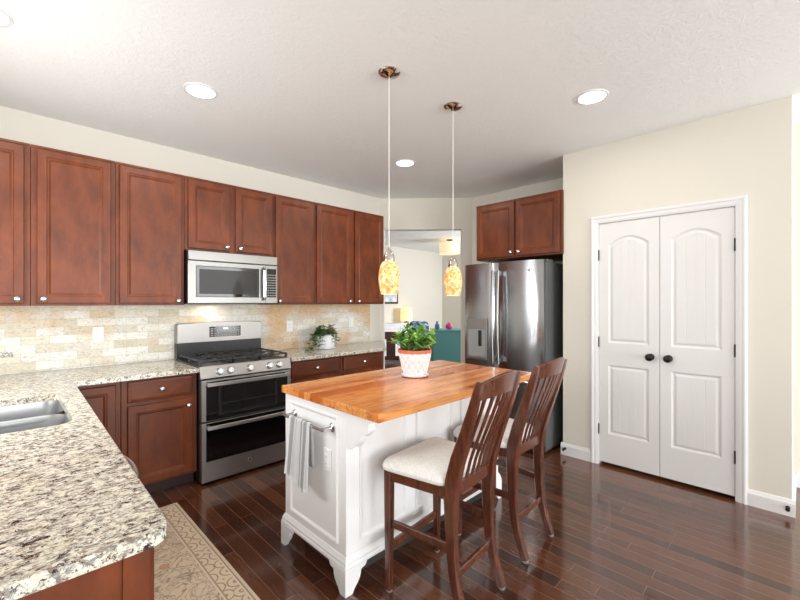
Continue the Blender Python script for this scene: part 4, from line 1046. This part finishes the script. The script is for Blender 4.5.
# teal cabinet
tc = far(6.6, 0.79)
t = thing('teal_cabinet', 'teal painted cabinet seen through the opening left of the refrigerator', 'cabinet', (tc[0], tc[1], 0), VA - PI / 2)
B(-0.24, 0.50, -0.02, 0.40, 0.08, 0.905, 0.004).build('body', 'teal', t); B(-0.26, 0.52, -0.04, 0.42, 0.905, 0.93, 0.004).build('top', 'teal', t)
for x in (-0.21, 0.47):
    for y in (0.01, 0.37): B(x - 0.025, x + 0.025, y - 0.025, y + 0.025, 0.001, 0.08).build('leg', 'teal', t)
v_ = far(6.75, 0.83); t = thing('pink_vase', 'small pink round vase on the teal cabinet', 'vase', (v_[0], v_[1], 0.9305))
MB().lathe([(0.02, 0), (0.05, 0.02), (0.062, 0.055), (0.05, 0.085), (0.022, 0.10), (0.026, 0.115)], (0, 0, 0), 24).build('body', 'pink', t, True)
v_ = far(6.75, 0.63); t = thing('blue_jar', 'small blue glazed jar on the left of the teal cabinet', 'jar', (v_[0], v_[1], 0.9305))
MB().lathe([(0.025, 0), (0.042, 0.03), (0.04, 0.08), (0.02, 0.10), (0.016, 0.13), (0.024, 0.14)], (0, 0, 0), 24).build('body', 'bluewhite', t, True)
# blue armchair
ac = far(7.3, 0.42); t = thing('armchair', 'blue and white print armchair seen behind the island plant', 'armchair', (ac[0], ac[1], 0), VA - PI / 2 + 0.2)
B(-0.30, 0.30, -0.30, 0.30, 0.20, 0.44, 0.04, 3).build('seat', 'bluefab', t, True)
mb = MB(); mb.prism(rounded([(-0.19, 0.42), (0.17, 0.42), (0.17, 1.03), (-0.19, 1.03)], [2, 3], 0.09), 0.20, 0.32, 'Y', 0.02); mb.build('backrest', 'bluefab', t, True)
for s in (-1, 1): B(s * 0.27 - 0.06, s * 0.27 + 0.06, -0.28, 0.30, 0.20, 0.64, 0.03, 3).build('armrest', 'bluefab', t, True)
for sx_ in (-0.26, 0.26):
    for sy_ in (-0.24, 0.26): MB().lathe([(0.018, 0.001), (0.026, 0.20)], (sx_, sy_, 0), 12).build('leg', 'dark_chair', t, True)
# dark dining chair just past the opening
dc = far(5.95, -0.12); t = thing('dining_chair', 'dark cherry dining chair seen through the opening left of the plant', 'chair', (dc[0], dc[1], 0), VA - PI / 2 + 0.1)
B(-0.20, 0.20, -0.20, 0.20, 0.43, 0.47, 0.008).build('seat', 'dark_chair', t)
for s in (-1, 1):
    MB().sweep([(s * 0.17, 0.19, 0.001), (s * 0.17, 0.19, 0.45), (s * 0.17, 0.22, 0.92)], 0.04, 0.035, (1, 0, 0), 0.004).build('leg', 'dark_chair', t)
    MB().sweep([(s * 0.17, -0.18, 0.001), (s * 0.17, -0.18, 0.43)], 0.035, 0.035, (1, 0, 0), 0.004).build('leg', 'dark_chair', t)
mb = MB(); mb.box(-0.15, 0.15, 0.205, 0.225, 0.50, 0.56, 0.004); mb.box(-0.07, 0.07, 0.205, 0.222, 0.55, 0.84, 0.003); mb.prism([(-0.19, 0.82), (0.19, 0.82), (0.19, 0.90), (0.08, 0.935), (-0.08, 0.935), (-0.19, 0.90)], 0.205, 0.235, 'Y', 0.004); mb.build('backrest', 'dark_chair', t)
# far drum ceiling light
fl2 = far(8.6, 1.07); t = thing('drum_ceiling_light', 'lit cream drum ceiling light in the living room beyond the opening', 'ceiling light', (fl2[0], fl2[1], CZ))
MB().lathe([(0.07, -0.001), (0.07, -0.02), (0.012, -0.03), (0.012, -0.10)], (0, 0, 0), 24).build('canopy', 'bronze', t, True)
sh = [(0.22, -0.07), (0.22, -0.31)]
MB().lathe(sh + [(r - 0.004, z) for r, z in reversed(sh)], (0, 0, 0), 40, 'Z', False).build('shade', 'drum_lit', t, True)
MB().lathe([(0.214, -0.30), (0.21, -0.305)], (0, 0, 0), 40).build('diffuser', 'drum_lit', t, True)
